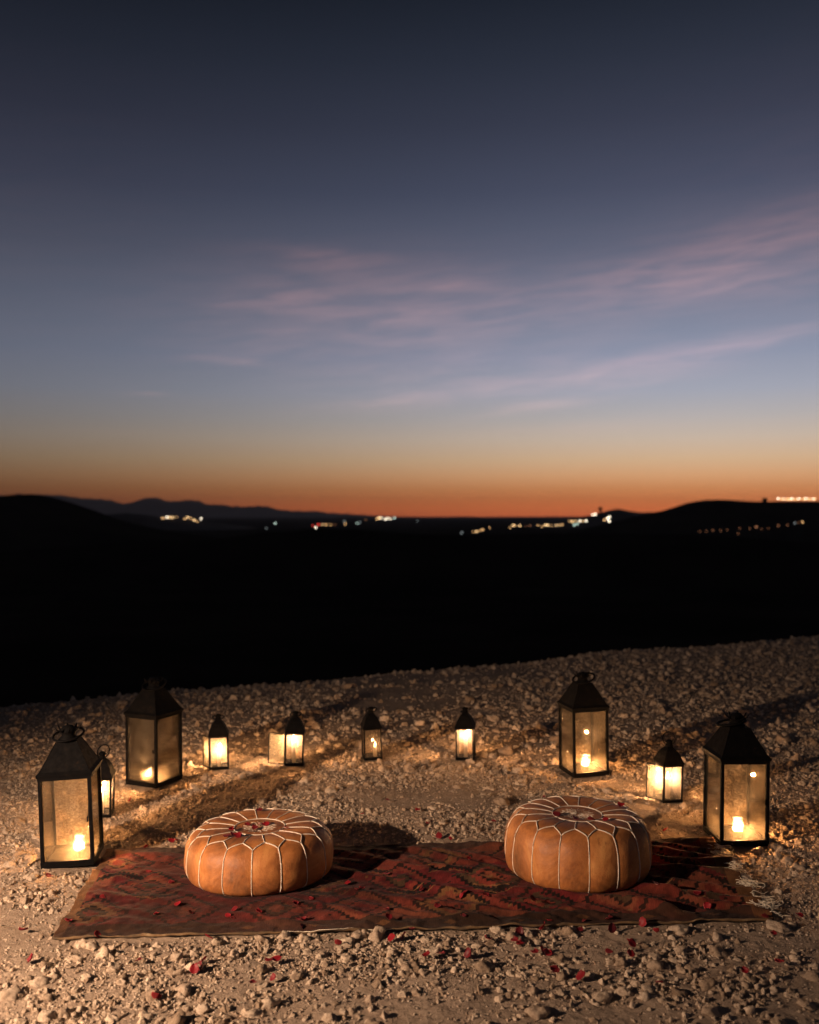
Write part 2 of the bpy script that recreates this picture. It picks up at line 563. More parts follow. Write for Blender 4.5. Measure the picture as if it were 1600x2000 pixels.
M_petal, nt, b = principled('rose_petal_red', (.20, .004, .010), .55, **{'Sheen Weight': .3})
oi = nt.nodes.new('ShaderNodeObjectInfo')
nt.links.new(ramp(nt, oi.outputs['Random'], [(0, (.07, .002, .005)), (.5, (.18, .003, .009)), (1, (.30, .004, .012))]), b.inputs['Base Color'])
b.inputs['Sheen Tint'].default_value = (1, .2, .2, 1)
o = [n for n in nt.nodes if n.type == 'OUTPUT_MATERIAL'][0]
tl = nt.nodes.new('ShaderNodeBsdfTranslucent'); tl.inputs[0].default_value = (.4, .006, .012, 1)
mx = new(nt, 'ShaderNodeMixShader', Fac=.25)
nt.links.new(b.outputs[0], mx.inputs[1]); nt.links.new(tl.outputs[0], mx.inputs[2]); nt.links.new(mx.outputs[0], o.inputs['Surface'])

# ------------------------------------------------------------------ ground sheet
def axis(lo, hi, step, far, g):
    a = list(np.arange(lo, hi, step))
    up = []; s = step; p = a[-1]
    while p < far: s *= g; p += s; up.append(p)
    dn = []; s = step; p = a[0]
    while p > -far: s *= g; p -= s; dn.append(p)
    return np.array(dn[::-1] + a + up)


xs = axis(-2.7, 2.9, .0125, 9600, 1.16)
ys = [2.1]; s = .0105
while ys[-1] < 14:
    ys.append(ys[-1] + s * max(1, (ys[-1] / 3.2) ** 1.35))
s = ys[-1] - ys[-2]
while ys[-1] < 9600: s *= 1.12; ys.append(ys[-1] + s)
dn = []; s = .012; p = 2.1
while p > -300: s *= 1.2; p -= s; dn.append(p)
ys = np.array(dn[::-1] + ys)
X, Y = np.meshgrid(xs, ys, indexing='ij')
Z = height(X, Y)
nearm = (np.abs(X) < 6) & (Y < 13) & (Y > 1)
fine = .006 * np.abs(fbm(X * 22, Y * 22, 3, .6)) * 1.5 + .0035 * fbm(X * 60, Y * 60, 2)
Z = Z + np.where(nearm, fine, 0)
nx, ny = len(xs), len(ys)
V = np.stack([X, Y, Z], -1).reshape(-1, 3)
I = np.arange(nx * ny).reshape(nx, ny)
Q = np.stack([I[:-1, :-1], I[1:, :-1], I[1:, 1:], I[:-1, 1:]], -1).reshape(-1, 4)
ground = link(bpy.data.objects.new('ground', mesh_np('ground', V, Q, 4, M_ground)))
tag(ground, 'dusty stony plateau dropping away to a dark valley', kind='structure')

# ------------------------------------------------------------------ hills and mountains (silhouettes against the afterglow)
RIDGES = []


def ridge(name, label, pts, D, w, mat, rough, base=FLOOR - 6, nsc=1.0):
    RIDGES.append((pts, D, w, base))
    x0 = (pts[0][0] - 800) / F * D; x1 = (pts[-1][0] - 800) / F * D
    nx, ny = 260, 41
    x = np.linspace(x0, x1, nx); y = np.linspace(D - w, D + w, ny)
    X, Y = np.meshgrid(x, y, indexing='ij')
    Z = ridge_height(pts, D, w, base, X, Y)
    prof = np.clip((Z - base) / (Z.max() - base), 0, 1)
    Z = Z + rough * fbm(X / (D * .03) * nsc + D, Y / (D * .03) * nsc, 5, .55) * np.clip(prof * 3, 0, 1)
    V = np.stack([X, Y, Z], -1).reshape(-1, 3)
    I = np.arange(nx * ny).reshape(nx, ny)
    Q = np.stack([I[:-1, :-1], I[1:, :-1], I[1:, 1:], I[:-1, 1:]], -1).reshape(-1, 4)
    o = link(bpy.data.objects.new(name, mesh_np(name, V, Q, 4, mat)))
    tag(o, label, kind='structure')
    return o


ridge('mountains', 'far jagged mountain range on the left horizon',
      [(-900, 995), (-500, 985), (-200, 975), (-60, 970), (60, 967), (90, 966), (120, 969), (150, 973), (175, 977), (192, 975), (212, 980), (235, 985), (265, 983), (285, 979), (300, 974), (309, 976), (325, 981), (345, 980),
       (380, 978), (395, 984), (415, 987), (440, 989), (475, 993), (505, 991), (530, 991), (548, 998), (600, 1000), (700, 1006), (800, 1011), (950, 1013)], 9000, 1700, M_mount, 34, -30, 3.0)
ridge('hills', 'low far hill line across the middle of the horizon',
      [(300, 1016), (500, 1018), (700, 1014), (800, 1010), (900, 1009), (1000, 1010), (1060, 1009), (1110, 1009), (1300, 1010), (1500, 1008), (1900, 1004), (2600, 1000)], 6000, 900, M_mount, 3)
ridge('hills', 'small dark hill beside the left slope',
      [(100, 1030), (180, 1012), (210, 1005), (250, 1002), (290, 1006), (320, 1013), (400, 1020), (520, 1035), (600, 1045)], 1500, 260, M_scrub, 1.0)
ridge('hills', 'low rise under the right hand town lights',
      [(1000, 1040), (1060, 1022), (1110, 1012), (1160, 1006), (1190, 998), (1206, 994), (1225, 998), (1250, 1001), (1300, 1000), (1500, 1003), (1700, 1008)], 1700, 300, M_scrub, .8)
ridge('hill', 'big dark hill rising at the left edge of the view',
      [(-1200, 1010), (-700, 985), (-300, 978), (-100, 974), (0, 970), (30, 967), (60, 965), (90, 970), (120, 979), (160, 994), (200, 1010), (260, 1026), (330, 1040), (420, 1052), (560, 1068)],
      620, 200, M_hill, .5)
ridge('hill', 'long dark hill on the right with lamps along its top',
      [(1120, 1040), (1200, 1020), (1260, 1006), (1310, 994), (1350, 981), (1380, 976), (1420, 976), (1460, 979), (1492, 980), (1520, 979), (1600, 979), (1750, 975), (2100, 985), (2600, 1000)],
      900, 190, M_hill, .4)
ridge('hill', 'black near ridge crossing the whole valley',
      [(-600, 1085), (0, 1078), (300, 1056), (420, 1054), (520, 1040), (620, 1033), (700, 1034), (800, 1043), (900, 1046), (1050, 1042), (1200, 1042), (1400, 1046), (1600, 1060), (2200, 1090)],
      360, 110, M_hill, .25)


def terrain(x, y):
    z = hz(x, y)
    for pts, D, w, base in RIDGES:
        if abs(y - D) < w: z = max(z, float(ridge_height(pts, D, w, base, np.array(x), np.array(y))))
    return z


# ------------------------------------------------------------------ pebble and stone shapes
def proto(sub, seed, amp=.34, rough=1.0):
    bm = bmesh.new()
    bmesh.ops.create_icosphere(bm, subdivisions=sub, radius=1)
    off = Vector((seed * 7.31, seed * 3.17, seed * 1.93))
    rr = random.Random(seed)
    planes = [(Vector((rr.gauss(0, 1), rr.gauss(0, 1), rr.gauss(0, 1))).normalized(), rr.uniform(.62, .95)) for _ in range(7)]
    for v in bm.verts:
        p = v.co.copy()
        for n, d in planes:                       # broken faces
            k = p.dot(n)
            if k > d: p -= n * (k - d) * .95
        k = 1 + amp * noise.noise(p * 1.4 + off) * 1.6 + amp * .7 * noise.noise(p * 3.1 + off) + amp * .35 * rough * noise.noise(p * 6.5 + off)
        v.co = p * k
    Vv = np.array([v.co[:] for v in bm.verts]); Fv = np.array([[v.index for v in f.verts] for f in bm.faces])
    bm.free()
    Vv *= np.array([1, .88, .76])
    return Vv, Fv


def in_quad(x, y, q, m=0.0):
    """mask of points inside convex quad q grown by m"""
    ins = np.ones_like(x, dtype=bool)
    for i in range(4):
        a = q[i]; b_ = q[(i + 1) % 4]
        ex, ey = b_.x - a.x, b_.y - a.y
        L = math.hypot(ex, ey)
        ins &= ((x - a.x) * ey - (y - a.y) * ex) / L < m
    return ins


BIG = [dict(c=(-1.366, 3.89), r=7, tilt=(0, -2.2), s=.20), dict(c=(-1.33, 4.99), r=-26, tilt=(0, -.6), s=.20),
       dict(c=(.945, 5.19), r=13.7, tilt=(0, -.8), s=.20), dict(c=(1.407, 4.135), r=3, tilt=(0, .6), s=.205)]
SMALL = [dict(c=(-1.433, 4.45), r=8), dict(c=(-1.045, 5.26), r=10), dict(c=(-.645, 5.34), r=7), dict(c=(-.216, 5.50), r=11),
         dict(c=(.324, 5.50), r=-10), dict(c=(1.262, 4.68), r=14)]
POUFS = [dict(c=(-.588, 3.75), R=.281, H=.180, rot=3), dict(c=(.664, 3.79), R=.284, H=.222, rot=-1)]


def blocked(x, y, grow):
    m = in_quad(x, y, RUG, grow * .3)
    for L in BIG: m |= np.hypot(x - L['c'][0], y - L['c'][1]) < .115 + grow
    for L in SMALL: m |= np.hypot(x - L['c'][0], y - L['c'][1]) < .06 + grow
    return m


def density(x, y):
    """0..1: bare dusty patches and stony patches"""
    n = fbm(x * .9 + 11, y * 1.5 + 2, 4, .6)
    d = np.clip(.62 + n * 1.3, .05, 1)
    front = np.clip((3.35 - y) / .3, 0, 1)
    d = d * (1 - .42 * front) + 0
    mid = fbm(x * 2.6 + 31, y * 3.4 + 2, 3, .6)
    d = np.clip(d + mid * .9 * (1 - .3 * front), .03, 1)
    right = np.clip((x - 1.15) / .3, 0, 1) * np.clip((y - 3.2) / .3, 0, 1) + np.clip((-x - 1.0) / .3, 0, 1) * np.clip((y - 3.2) / .3, 0, 1)
    d = np.maximum(d, np.minimum(right, 1) * .8)
    streak = np.clip(1 - np.abs(y - 3.02 + .12 * x - .1) / .12, 0, 1) * front
    return d


def scatter(n, y0, y1, power, smin, smax, protos, margin=0.9, grow=0.5, edge_pad=.3, flat=1.0):
    """random pebbles joined into one mesh chunk"""
    u = RNG.random(n)
    y = (y0 ** power + u * (y1 ** power - y0 ** power)) ** (1 / power)
    half = .47 * y + margin
    x = (RNG.random(n) * 2 - 1) * half
    size = smin + (smax - smin) * RNG.random(n) ** 3.2
    ok = (RNG.random(n) < density(x, y) ** flat) & ~blocked(x, y, 0) & (y < edge(x) + edge_pad)
    for L in BIG: ok &= ~(np.hypot(x - L['c'][0], y - L['c'][1]) < .125 + size * .5)
    for L in SMALL: ok &= ~(np.hypot(x - L['c'][0], y - L['c'][1]) < .06 + size * .5)
    ok &= ~in_quad(x, y, RUG, size.mean())
    x, y, size = x[ok], y[ok], size[ok]
    z = height(x, y)
    VV, FF, TT = [], [], []
    base = 0
    pid = RNG.integers(0, len(protos), len(x))
    for k, (pv, pf) in enumerate(protos):
        s_ = pid == k
        m = int(s_.sum())
        if not m: continue
        a, bb, g = RNG.random(m) * 6.283, (RNG.random(m) - .5) * 1.6, (RNG.random(m) - .5) * 1.6
        ca, sa, cb, sb, cg, sg = np.cos(a), np.sin(a), np.cos(bb), np.sin(bb), np.cos(g), np.sin(g)
        Rm = np.empty((m, 3, 3))
        Rm[:, 0, 0] = ca * cb; Rm[:, 0, 1] = ca * sb * sg - sa * cg; Rm[:, 0, 2] = ca * sb * cg + sa * sg
        Rm[:, 1, 0] = sa * cb; Rm[:, 1, 1] = sa * sb * sg + ca * cg; Rm[:, 1, 2] = sa * sb * cg - ca * sg
        Rm[:, 2, 0] = -sb; Rm[:, 2, 1] = cb * sg; Rm[:, 2, 2] = cb * cg
        sc = size[s_][:, None] * (1 + .35 * (RNG.random((m, 3)) - .5))
        P = pv[None] * sc[:, None, :]
        P = np.einsum('mij,mvj->mvi', Rm, P)
        P[:, :, 0] += x[s_][:, None]; P[:, :, 1] += y[s_][:, None]
        P[:, :, 2] += (z[s_] + size[s_] * (.12 + .35 * RNG.random(m)))[:, None]
        VV.append(P.reshape(-1, 3))
        nv = len(pv)
        FF.append((pf[None] + (base + np.arange(m) * nv)[:, None, None]).reshape(-1, 3))
        tv = .68 + .45 * RNG.random(m)
        warm = RNG.random(m) ** 2 * .22
        col = np.stack([tv, tv * (1 - warm * .6), tv * (1 - warm), np.ones(m)], -1)
        TT.append(np.repeat(col, nv, 0))
        base += m * nv
    return np.concatenate(VV), np.concatenate(FF), np.concatenate(TT)


P3 = [proto(2, i + 1, .36) for i in range(14)]
def build_gravel(name, label, chunks):
    base = 0; VV, FF, TT = [], [], []
    for v_, f_, t_ in chunks:
        VV.append(v_); FF.append(f_ + base); TT.append(t_); base += len(v_)
    me = mesh_np(name, np.concatenate(VV), np.concatenate(FF), 3, M_gravel, True, {'tint': np.concatenate(TT)})
    o = link(bpy.data.objects.new(name, me))
    tag(o, label, 'gravel', kind='stuff')
    return o


# crumbs: finest grit, 20 triangles each
P0 = []
for i in range(6):
    bm = bmesh.new(); bmesh.ops.create_icosphere(bm, subdivisions=1, radius=1)
    bm.free()
    bm = bmesh.new(); bmesh.ops.create_cube(bm, size=1.3)
    bmesh.ops.triangulate(bm, faces=bm.faces)
    rr = random.Random(i)
    pv = np.array([v.co[:] for v in bm.verts]) * (1 + .5 * (np.random.default_rng(i).random((8, 3)) - .5))
    P0.append((pv * np.array([1, .8, .6]), np.array([[v.index for v in f.verts] for f in bm.faces]))); bm.free()
build_gravel('grit', 'fine limestone grit strewn between the larger stones', [scatter(150000, 2.2, 5.8, 1.4, .0020, .0068, P0, .3, flat=.45)])

# ------------------------------------------------------------------ individual larger stones
STONE_ME = []
for i in range(18):
    pv, pf = proto(3, 101 + i, .32, 1.15)
    STONE_ME.append(mesh_np('stone', pv, pf, 3, M_stone))


def put_stone(x, y, r, label, group, sink=.12, k=None):
    o = link(bpy.data.objects.new('stone', STONE_ME[k if k is not None else random.randrange(18)]))
    o.location = (x, y, hz(x, y) + r * sink)
    o.rotation_euler = (random.uniform(-.5, .5), random.uniform(-.5, .5), random.uniform(0, 6.28))
    o.scale = (r * random.uniform(.85, 1.15), r * random.uniform(.85, 1.15), r * random.uniform(.8, 1.1))
    tag(o, label, 'stone', group)
    return o


NOTABLE = [  # px, py(base), half-width px, label
    (300, 1962, 19, 'pale rounded stone near the bottom left with a petal at its foot'),
    (18, 1962, 26, 'large pale stone cut by the left edge near the bottom corner'),
    (395, 1982, 20, 'tan lump of stone at the bottom edge left of centre'),
    (343, 1878, 16, 'broad low stone on bare dust below the left pouf'),
    (222, 1908, 15, 'flat pale stone on bare dust at lower left'),
    (172, 1920, 14, 'knobbly stone on the dust at lower left beside a flat one'),
    (336, 1912, 14, 'crumbly stone just left of the two front petals'),
    (517, 1832, 17, 'tall pale stone touching the front edge of the rug below the left pouf'),
    (556, 1832, 15, 'chalky stone against the rug edge, second of the heaped row'),
    (592, 1836, 15, 'chalky stone with a petal on it at the rug edge'),
    (548, 1852, 10, 'single small round stone on dust below the heaped row'),
    (700, 1824, 18, 'round stone under the rug edge midway between the poufs'),
    (735, 1832, 22, 'biggest chalk lump of the heap at the rug edge between the poufs'),
    (680, 1842, 15, 'stone at the left end of the heap between the poufs'),
    (830, 1838, 13, 'stone poking out below the rug edge at centre'),
    (973, 1812, 15, 'flat white stone wedged under the rug edge right of centre'),
    (848, 1868, 18, 'white stone just left of a dark petal at front centre'),
    (875, 1860, 14, 'white stone right behind a dark petal at front centre'),
    (932, 1848, 12, 'whitish stone left of a petal in the front middle'),
    (1095, 1878, 17, 'squat pale stone right of the petal clump'),
    (1050, 1840, 13, 'stone beneath the front edge petals below the right pouf'),
    (1110, 1822, 17, 'broad stone close to the rug edge below the right pouf'),
    (1042, 1945, 14, 'single bright stone on dust at lower right of centre'),
    (1050, 1992, 24, 'large stone at the bottom edge right of centre'),
    (1172, 1957, 22, 'long flat stone at the bottom middle right'),
    (1245, 1930, 14, 'stone left of the lowest petal on the right'),
    (1282, 1874, 13, 'stone right of a pair of petals at lower right'),
    (1325, 1820, 18, 'stone below the right end of the rug beside a petal'),
    (1350, 1906, 16, 'stone on rough dust at lower right'),
    (1390, 1990, 22, 'big stone at the bottom edge on the right'),
    (1465, 1986, 14, 'middling stone near the bottom right'),
    (1512, 1808, 22, 'largest stone by the front right rug corner with a petal before it'),
    (1585, 1918, 17, 'stone at the right edge low down'),
    (1480, 1668, 14, 'stone below the right big lantern'),
    (1560, 1640, 10, 'small round ball like stone right of the big right lantern'),
    (990, 1475, 17, 'bright block of stone right of the small lantern at centre'),
    (1008, 1490, 12, 'stone beside the bright block right of the centre lantern'),
    (963, 1480, 10, 'small lit stone close by the centre lantern'),
    (598, 1518, 11, 'pointed stone right below the lantern with its door wide open'),
    (748, 1508, 12, 'white stone below the dim lantern'),
    (690, 1500, 12, 'lit stone left of the dim lantern'),
    (645, 1552, 14, 'stone on the slope behind the left pouf'),
    (980, 1578, 16, 'pale blocky stone left of the right pouf and behind it'),
    (898, 1600, 10, 'white stone on dust between the poufs'),
    (382, 1545, 15, 'round white stone lit by the lantern with a half open door'),
    (1335, 1590, 10, 'stone glowing at the foot of the right small lantern'),
    (1050, 1372, 11, 'lone stone in the dark behind the back right lantern'),
    (1270, 1455, 10, 'stone behind the small lantern on the right'),
    (1545, 1500, 13, 'stone right of the right big lantern at its eaves'),
    (1530, 1590, 12, 'orange lit stone beside the right lantern'),
]
used = []
for px, py, hw, lab in NOTABLE:
    p = G(px, py - hw * .35); r = hw / F * p.y * .93
    if in_quad(np.array([p.x]), np.array([p.y]), RUG, r * .8)[0]:
        p.y -= r * 1.0
    put_stone(p.x, p.y, r, lab, 'larger stones lying in the gravel'); used.append((p.x, p.y, r))
ZONES = [
    (lambda x, y: y < 3.15 and x < -.35, 'on the dust before the rug, left third', 34, (2.45, 3.15)),
    (lambda x, y: y < 3.2 and -.35 <= x < .5, 'on the dust before the rug, middle third', 34, (2.45, 3.2)),
    (lambda x, y: y < 3.2 and x >= .5, 'on rough ground before the rug, right third', 36, (2.45, 3.2)),
    (lambda x, y: 3.3 < y < 4.6 and x > 1.5, 'in the gravel right of the rug fringe', 26, (3.3, 4.6)),
    (lambda x, y: 3.3 < y < 4.4 and x < -1.25, 'in the gravel left of the front left lantern', 16, (3.2, 4.6)),
    (lambda x, y: 4.25 < y < 5.2 and -1.2 < x < -.2, 'in the gravel behind the left pouf', 30, (4.25, 5.3)),
    (lambda x, y: 4.25 < y < 5.3 and -.2 < x < 1.15, 'in the gravel behind and between the poufs', 34, (4.25, 5.4)),
    (lambda x, y: 5.5 < y < 8, 'on dark ground beyond the lanterns', 38, (5.5, 8)),
]
ORD = 'first second third fourth fifth sixth seventh eighth ninth tenth eleventh twelfth thirteenth fourteenth fifteenth sixteenth seventeenth eighteenth nineteenth twentieth'.split()
for test, lab, cnt, (y0, y1) in ZONES:
    k = 0; tries = 0; got = []
    while k < cnt and tries < 4000:
        tries += 1
        y = random.uniform(y0, y1); x = random.uniform(-.42, .42) * y
        if not test(x, y): continue
        r = (.014 + .017 * random.random() ** 2) * (1 if y < 5.4 else 1.7)
        if blocked(np.array([x]), np.array([y]), r + .02)[0] or in_quad(np.array([x]), np.array([y]), RUG, r * 1.3)[0]: continue
        if any(math.hypot(x - a, y - b_) < r + c_ for a, b_, c_ in used): continue
        if y < 5.4 and random.random() > float(density(np.array(x), np.array(y))) + .25: continue
        used.append((x, y, r)); k += 1; got.append((x, y, r))
    got.sort(key=lambda g: g[1])
    nb = max(1, round(len(got) / 9)); rows = [got[len(got) * q // nb:len(got) * (q + 1) // nb] for q in range(nb)]
    for q, rw in enumerate(rows):
        rn = ['nearest row', 'second row', 'third row', 'fourth row', 'fifth row'][q] if q < nb - 1 or nb == 1 else 'farthest row'
        rw.sort(key=lambda g: g[0] / g[1])
        for m_, (x, y, r) in enumerate(rw):
            put_stone(x, y, r, '%s stone from left, %s, %s' % (ORD[m_], rn, lab), 'larger stones lying in the gravel')

# loose gravel: one object, the stones above repeated on points (no hidden sources)
def points(n, y0, y1, power, smin, smax, margin, pw=3.0, dpow=1.0):
    u = RNG.random(n)
    y = (y0 ** power + u * (y1 ** power - y0 ** power)) ** (1 / power)
    x = (RNG.random(n) * 2 - 1) * (.47 * y + margin)
    size = smin + (smax - smin) * RNG.random(n) ** pw
    ok = (RNG.random(n) < density(x, y) ** dpow) & (y < edge(x) + .4) & ~in_quad(x, y, RUG, size * .7)
    for L in BIG: ok &= ~(np.hypot(x - L['c'][0], y - L['c'][1]) < .128 + size * .5)
    for L in SMALL: ok &= ~(np.hypot(x - L['c'][0], y - L['c'][1]) < .062 + size * .5)
    x, y, size = x[ok], y[ok], size[ok]
    z = height(x, y) + size * (-.35 + .65 * RNG.random(len(x)))
    return np.stack([x, y, z], -1), size


chunks = [points(4600, 2.2, 5.4, 1.6, .009, .023, .4, 3.6), points(62000, 2.15, 5.4, 1.6, .0032, .0105, .4, 2.6, .85),
          points(30000, 5.2, 12.8, 1.7, .008, .033, .9, 3.8, .9), points(75000, 5.0, 10.5, 1.4, .004, .012, .7, 2.0, .7)]
cx_ = np.array([u_[0] for u_ in used]); cy_a = np.array([u_[1] for u_ in used]); cr_ = np.array([u_[2] for u_ in used])
NK = 5200
kk = RNG.integers(0, len(used), NK)
ang = RNG.random(NK) * 6.283; dist = cr_[kk] * .9 + np.abs(RNG.normal(0, .045, NK))
x_, y_ = cx_[kk] + np.cos(ang) * dist * 1.5, cy_a[kk] + np.sin(ang) * dist
s_ = .0035 + .011 * RNG.random(NK) ** 1.8
ok_ = ~in_quad(x_, y_, RUG, s_ * .8)
for L in BIG: ok_ &= ~(np.hypot(x_ - L['c'][0], y_ - L['c'][1]) < .13)
for L in SMALL: ok_ &= ~(np.hypot(x_ - L['c'][0], y_ - L['c'][1]) < .065)
x_, y_, s_ = x_[ok_], y_[ok_], s_[ok_]
chunks.append((np.stack([x_, y_, height(x_, y_) + s_ * (-.3 + .6 * RNG.random(len(x_)))], -1), s_))
pos = np.concatenate([c_[0] for c_ in chunks]); siz = np.concatenate([c_[1] for c_ in chunks])
gme = bpy.data.meshes.new('gravel')
gme.vertices.add(len(pos)); gme.vertices.foreach_set('co', pos.astype(np.float32).ravel())
a_ = gme.attributes.new('size', 'FLOAT_VECTOR', 'POINT'); a_.data.foreach_set('vector', (siz[:, None] * (.75 + .5 * RNG.random((len(siz), 3))) * np.array([1, 1, .9])).astype(np.float32).ravel())
a_ = gme.attributes.new('turn', 'FLOAT_VECTOR', 'POINT'); a_.data.foreach_set('vector', (RNG.random((len(siz), 3)) * 6.283).astype(np.float32).ravel())
a_ = gme.attributes.new('pick', 'INT', 'POINT'); a_.data.foreach_set('value', RNG.integers(0, 14, len(siz)).astype(np.int32))
gravel = link(bpy.data.objects.new('gravel', gme))
tag(gravel, 'loose pale limestone gravel covering the plateau round the rug', 'gravel', kind='stuff')
ng = bpy.data.node_groups.new('gravel_nodes', 'GeometryNodeTree')
ng.interface.new_socket('Geometry', in_out='INPUT', socket_type='NodeSocketGeometry')
ng.interface.new_socket('Geometry', in_out='OUTPUT', socket_type='NodeSocketGeometry')
gi = ng.nodes.new('NodeGroupInput'); go = ng.nodes.new('NodeGroupOutput')
iop = ng.nodes.new('GeometryNodeInstanceOnPoints'); g2i = ng.nodes.new('GeometryNodeGeometryToInstance')
seen = set()
for o_ in list(scene.objects):
    if o_.name.split('.')[0] == 'stone' and o_.data.name not in seen and len(seen) < 14:
        seen.add(o_.data.name)
        oi = ng.nodes.new('GeometryNodeObjectInfo'); oi.inputs['Object'].default_value = o_; oi.transform_space = 'ORIGINAL'
        ng.links.new(oi.outputs['Geometry'], g2i.inputs[0])


def attr_in(name, dt, sock):
    n = ng.nodes.new('GeometryNodeInputNamedAttribute'); n.data_type = dt; n.inputs['Name'].default_value = name
    ng.links.new(n.outputs['Attribute'], sock)


ng.links.new(gi.outputs[0], iop.inputs['Points']); ng.links.new(g2i.outputs[0], iop.inputs['Instance'])
iop.inputs['Pick Instance'].default_value = True
attr_in('pick', 'INT', iop.inputs['Instance Index']); attr_in('size', 'FLOAT_VECTOR', iop.inputs['Scale'])
e2r = ng.nodes.new('FunctionNodeEulerToRotation'); attr_in('turn', 'FLOAT_VECTOR', e2r.inputs[0]); ng.links.new(e2r.outputs[0], iop.inputs['Rotation'])
ng.links.new(iop.outputs[0], go.inputs[0])
md = gravel.modifiers.new('gravel_nodes', 'NODES'); md.node_group = ng

# ------------------------------------------------------------------ rug
def bil(u, v):
    a, b_, c_, d_ = (np.array(q[:2]) for q in RUG)
    P = (1 - u)[..., None] * ((1 - v)[..., None] * a + v[..., None] * d_) + u[..., None] * ((1 - v)[..., None] * b_ + v[..., None] * c_)
    return P


def rug_z(x, y, u, v):
    """draped rug: follows the ground, soft folds, a little lift"""
    z = height(x, y) + .0135
    calm = np.ones_like(x)
    for p in POUFS:
        d = np.hypot(x - p['c'][0], y - p['c'][1])
        calm = calm * np.clip((d - p['R'] * .55) / .25, 0.05, 1)
    right = np.clip((u - .45) / .35, 0, 1)
    mid = np.clip(1 - np.abs(u - .5) / .28, 0, 1)
    # diagonal folds
    f = np.sin((x * 1.0 + y * 2.4) * 19 + 5 * fbm(x * 2.2, y * 2.2, 3))
    g_ = np.sin((x * 1.6 + y * 3.3) * 9.0 + 6 * fbm(x * 1.3 + 9, y * 1.3, 3) + 1.0)
    folds = np.clip(f, 0, 1) ** 1.6 * .009 * (.25 + right) + np.clip(g_, 0, 1) ** 2 * .010 * (.3 + .8 * right + .5 * mid)
    bumps = .007 * fbm(x * 14, y * 14, 3) + .004 * fbm(x * 34, y * 34, 2)
    edgef = np.clip(np.minimum(v, 1 - v) / .08, .25, 1)
    return z + (folds * edgef * 1.7 + np.maximum(bumps, -.004)) * calm


NU, NV = 700, 270
u = np.linspace(0, 1, NU); v = np.linspace(0, 1, NV)
U, Vv = np.meshgrid(u, v, indexing='ij')
P = bil(U, Vv)
X, Y = P[..., 0], P[..., 1]
# ragged outline
wob = .010 * fbm(U * 22, Vv * 0 + 3, 4, .6) * np.clip(1 - Vv * 6, 0, 1) + .012 * fbm(U * 18 + 40, Vv * 0, 4, .6) * np.clip(1 - (1 - Vv) * 6, 0, 1)
Y = Y + wob
X = X + (.02 * fbm(Vv * 9, U * 0 + 8, 3) * np.clip((U - .97) / .03, 0, 1) - .014 * fbm(Vv * 9 + 4, U * 0 + 1, 3) * np.clip(1 - U / .03, 0, 1))
Z = rug_z(X, Y, U, Vv)
# woven pattern (metres along and across)
A = U * 2.45 + .006 * fbm(U * 60, Vv * 24, 3); B = Vv * .9 + .006 * fbm(U * 60 + 7, Vv * 24 + 3, 3)
C = np.zeros((NU, NV, 3))
rust = np.array((.34, .062, .042)); rust2 = np.array((.42, .115, .062)); wine = np.array((.24, .028, .030))
dark = np.array((.014, .011, .010)); olive = np.array((.13, .075, .042)); ochre = np.array((.40, .185, .075)); slate = np.array((.085, .048, .032))
C[:] = rust
big = fbm(A * 1.7, B * 2.4, 3)
C = np.where((big > .05)[..., None], rust2, C)
C = np.where((big < -.22)[..., None], wine, C)


def diamond(a0, b0, wa, wb, ring):
    """stepped concentric lozenge centred at a0,b0"""
    global C
    st = .014
    m = np.floor(np.abs(A - a0) / wa / (st / wa)) * (st / wa) + np.abs(B - b0) / wb
    q = 0
    for lo, col in ring:
        C = np.where((m < lo)[..., None], col, C)


rr = random.Random(11)
row = 0
for bi, b0 in enumerate((.20, .46, .72)):
    a0 = .08 + (bi % 2) * .16
    while a0 < 2.5:
        pal = [ochre, olive, rust, rust2, wine, rust]
        rr.shuffle(pal)
        wa = .135 * rr.uniform(.9, 1.1); wb = .150 * rr.uniform(.92, 1.1)
        diamond(a0, b0, wa, wb, [(1.0, dark), (.86, pal[0]), (.66, pal[1]), (.44, dark), (.36, pal[2]), (.20, pal[3])])
        a0 += .315 * rr.uniform(.95, 1.05)
# combs: serrated dark chevrons
for k in range(16):
    a0 = .12 + k * .155; b0 = (.33 if k % 2 else .59)
    s_ = 1 if k % 2 else -1
    line = np.abs((B - b0) - s_ * .55 * np.abs(A - a0))
    teeth = (np.mod((A - a0) / .017, 1) < .5)
    m = (np.abs(A - a0) < .085) & (line < np.where(teeth, .021, .009))
    C = np.where(m[..., None], dark, C)
    C = np.where(((np.abs(A - a0) < .085) & (line > .021) & (line < .026))[..., None], ochre, C)
# small tufts
rgt = np.random.default_rng(5)
for k in range(260):
    a0, b0 = rgt.random() * 2.45, .1 + rgt.random() * .72
    m = (np.abs(A - a0) < .006) & (np.abs(B - b0) < .005)
    C = np.where(m[..., None], dark if k % 3 else ochre, C)
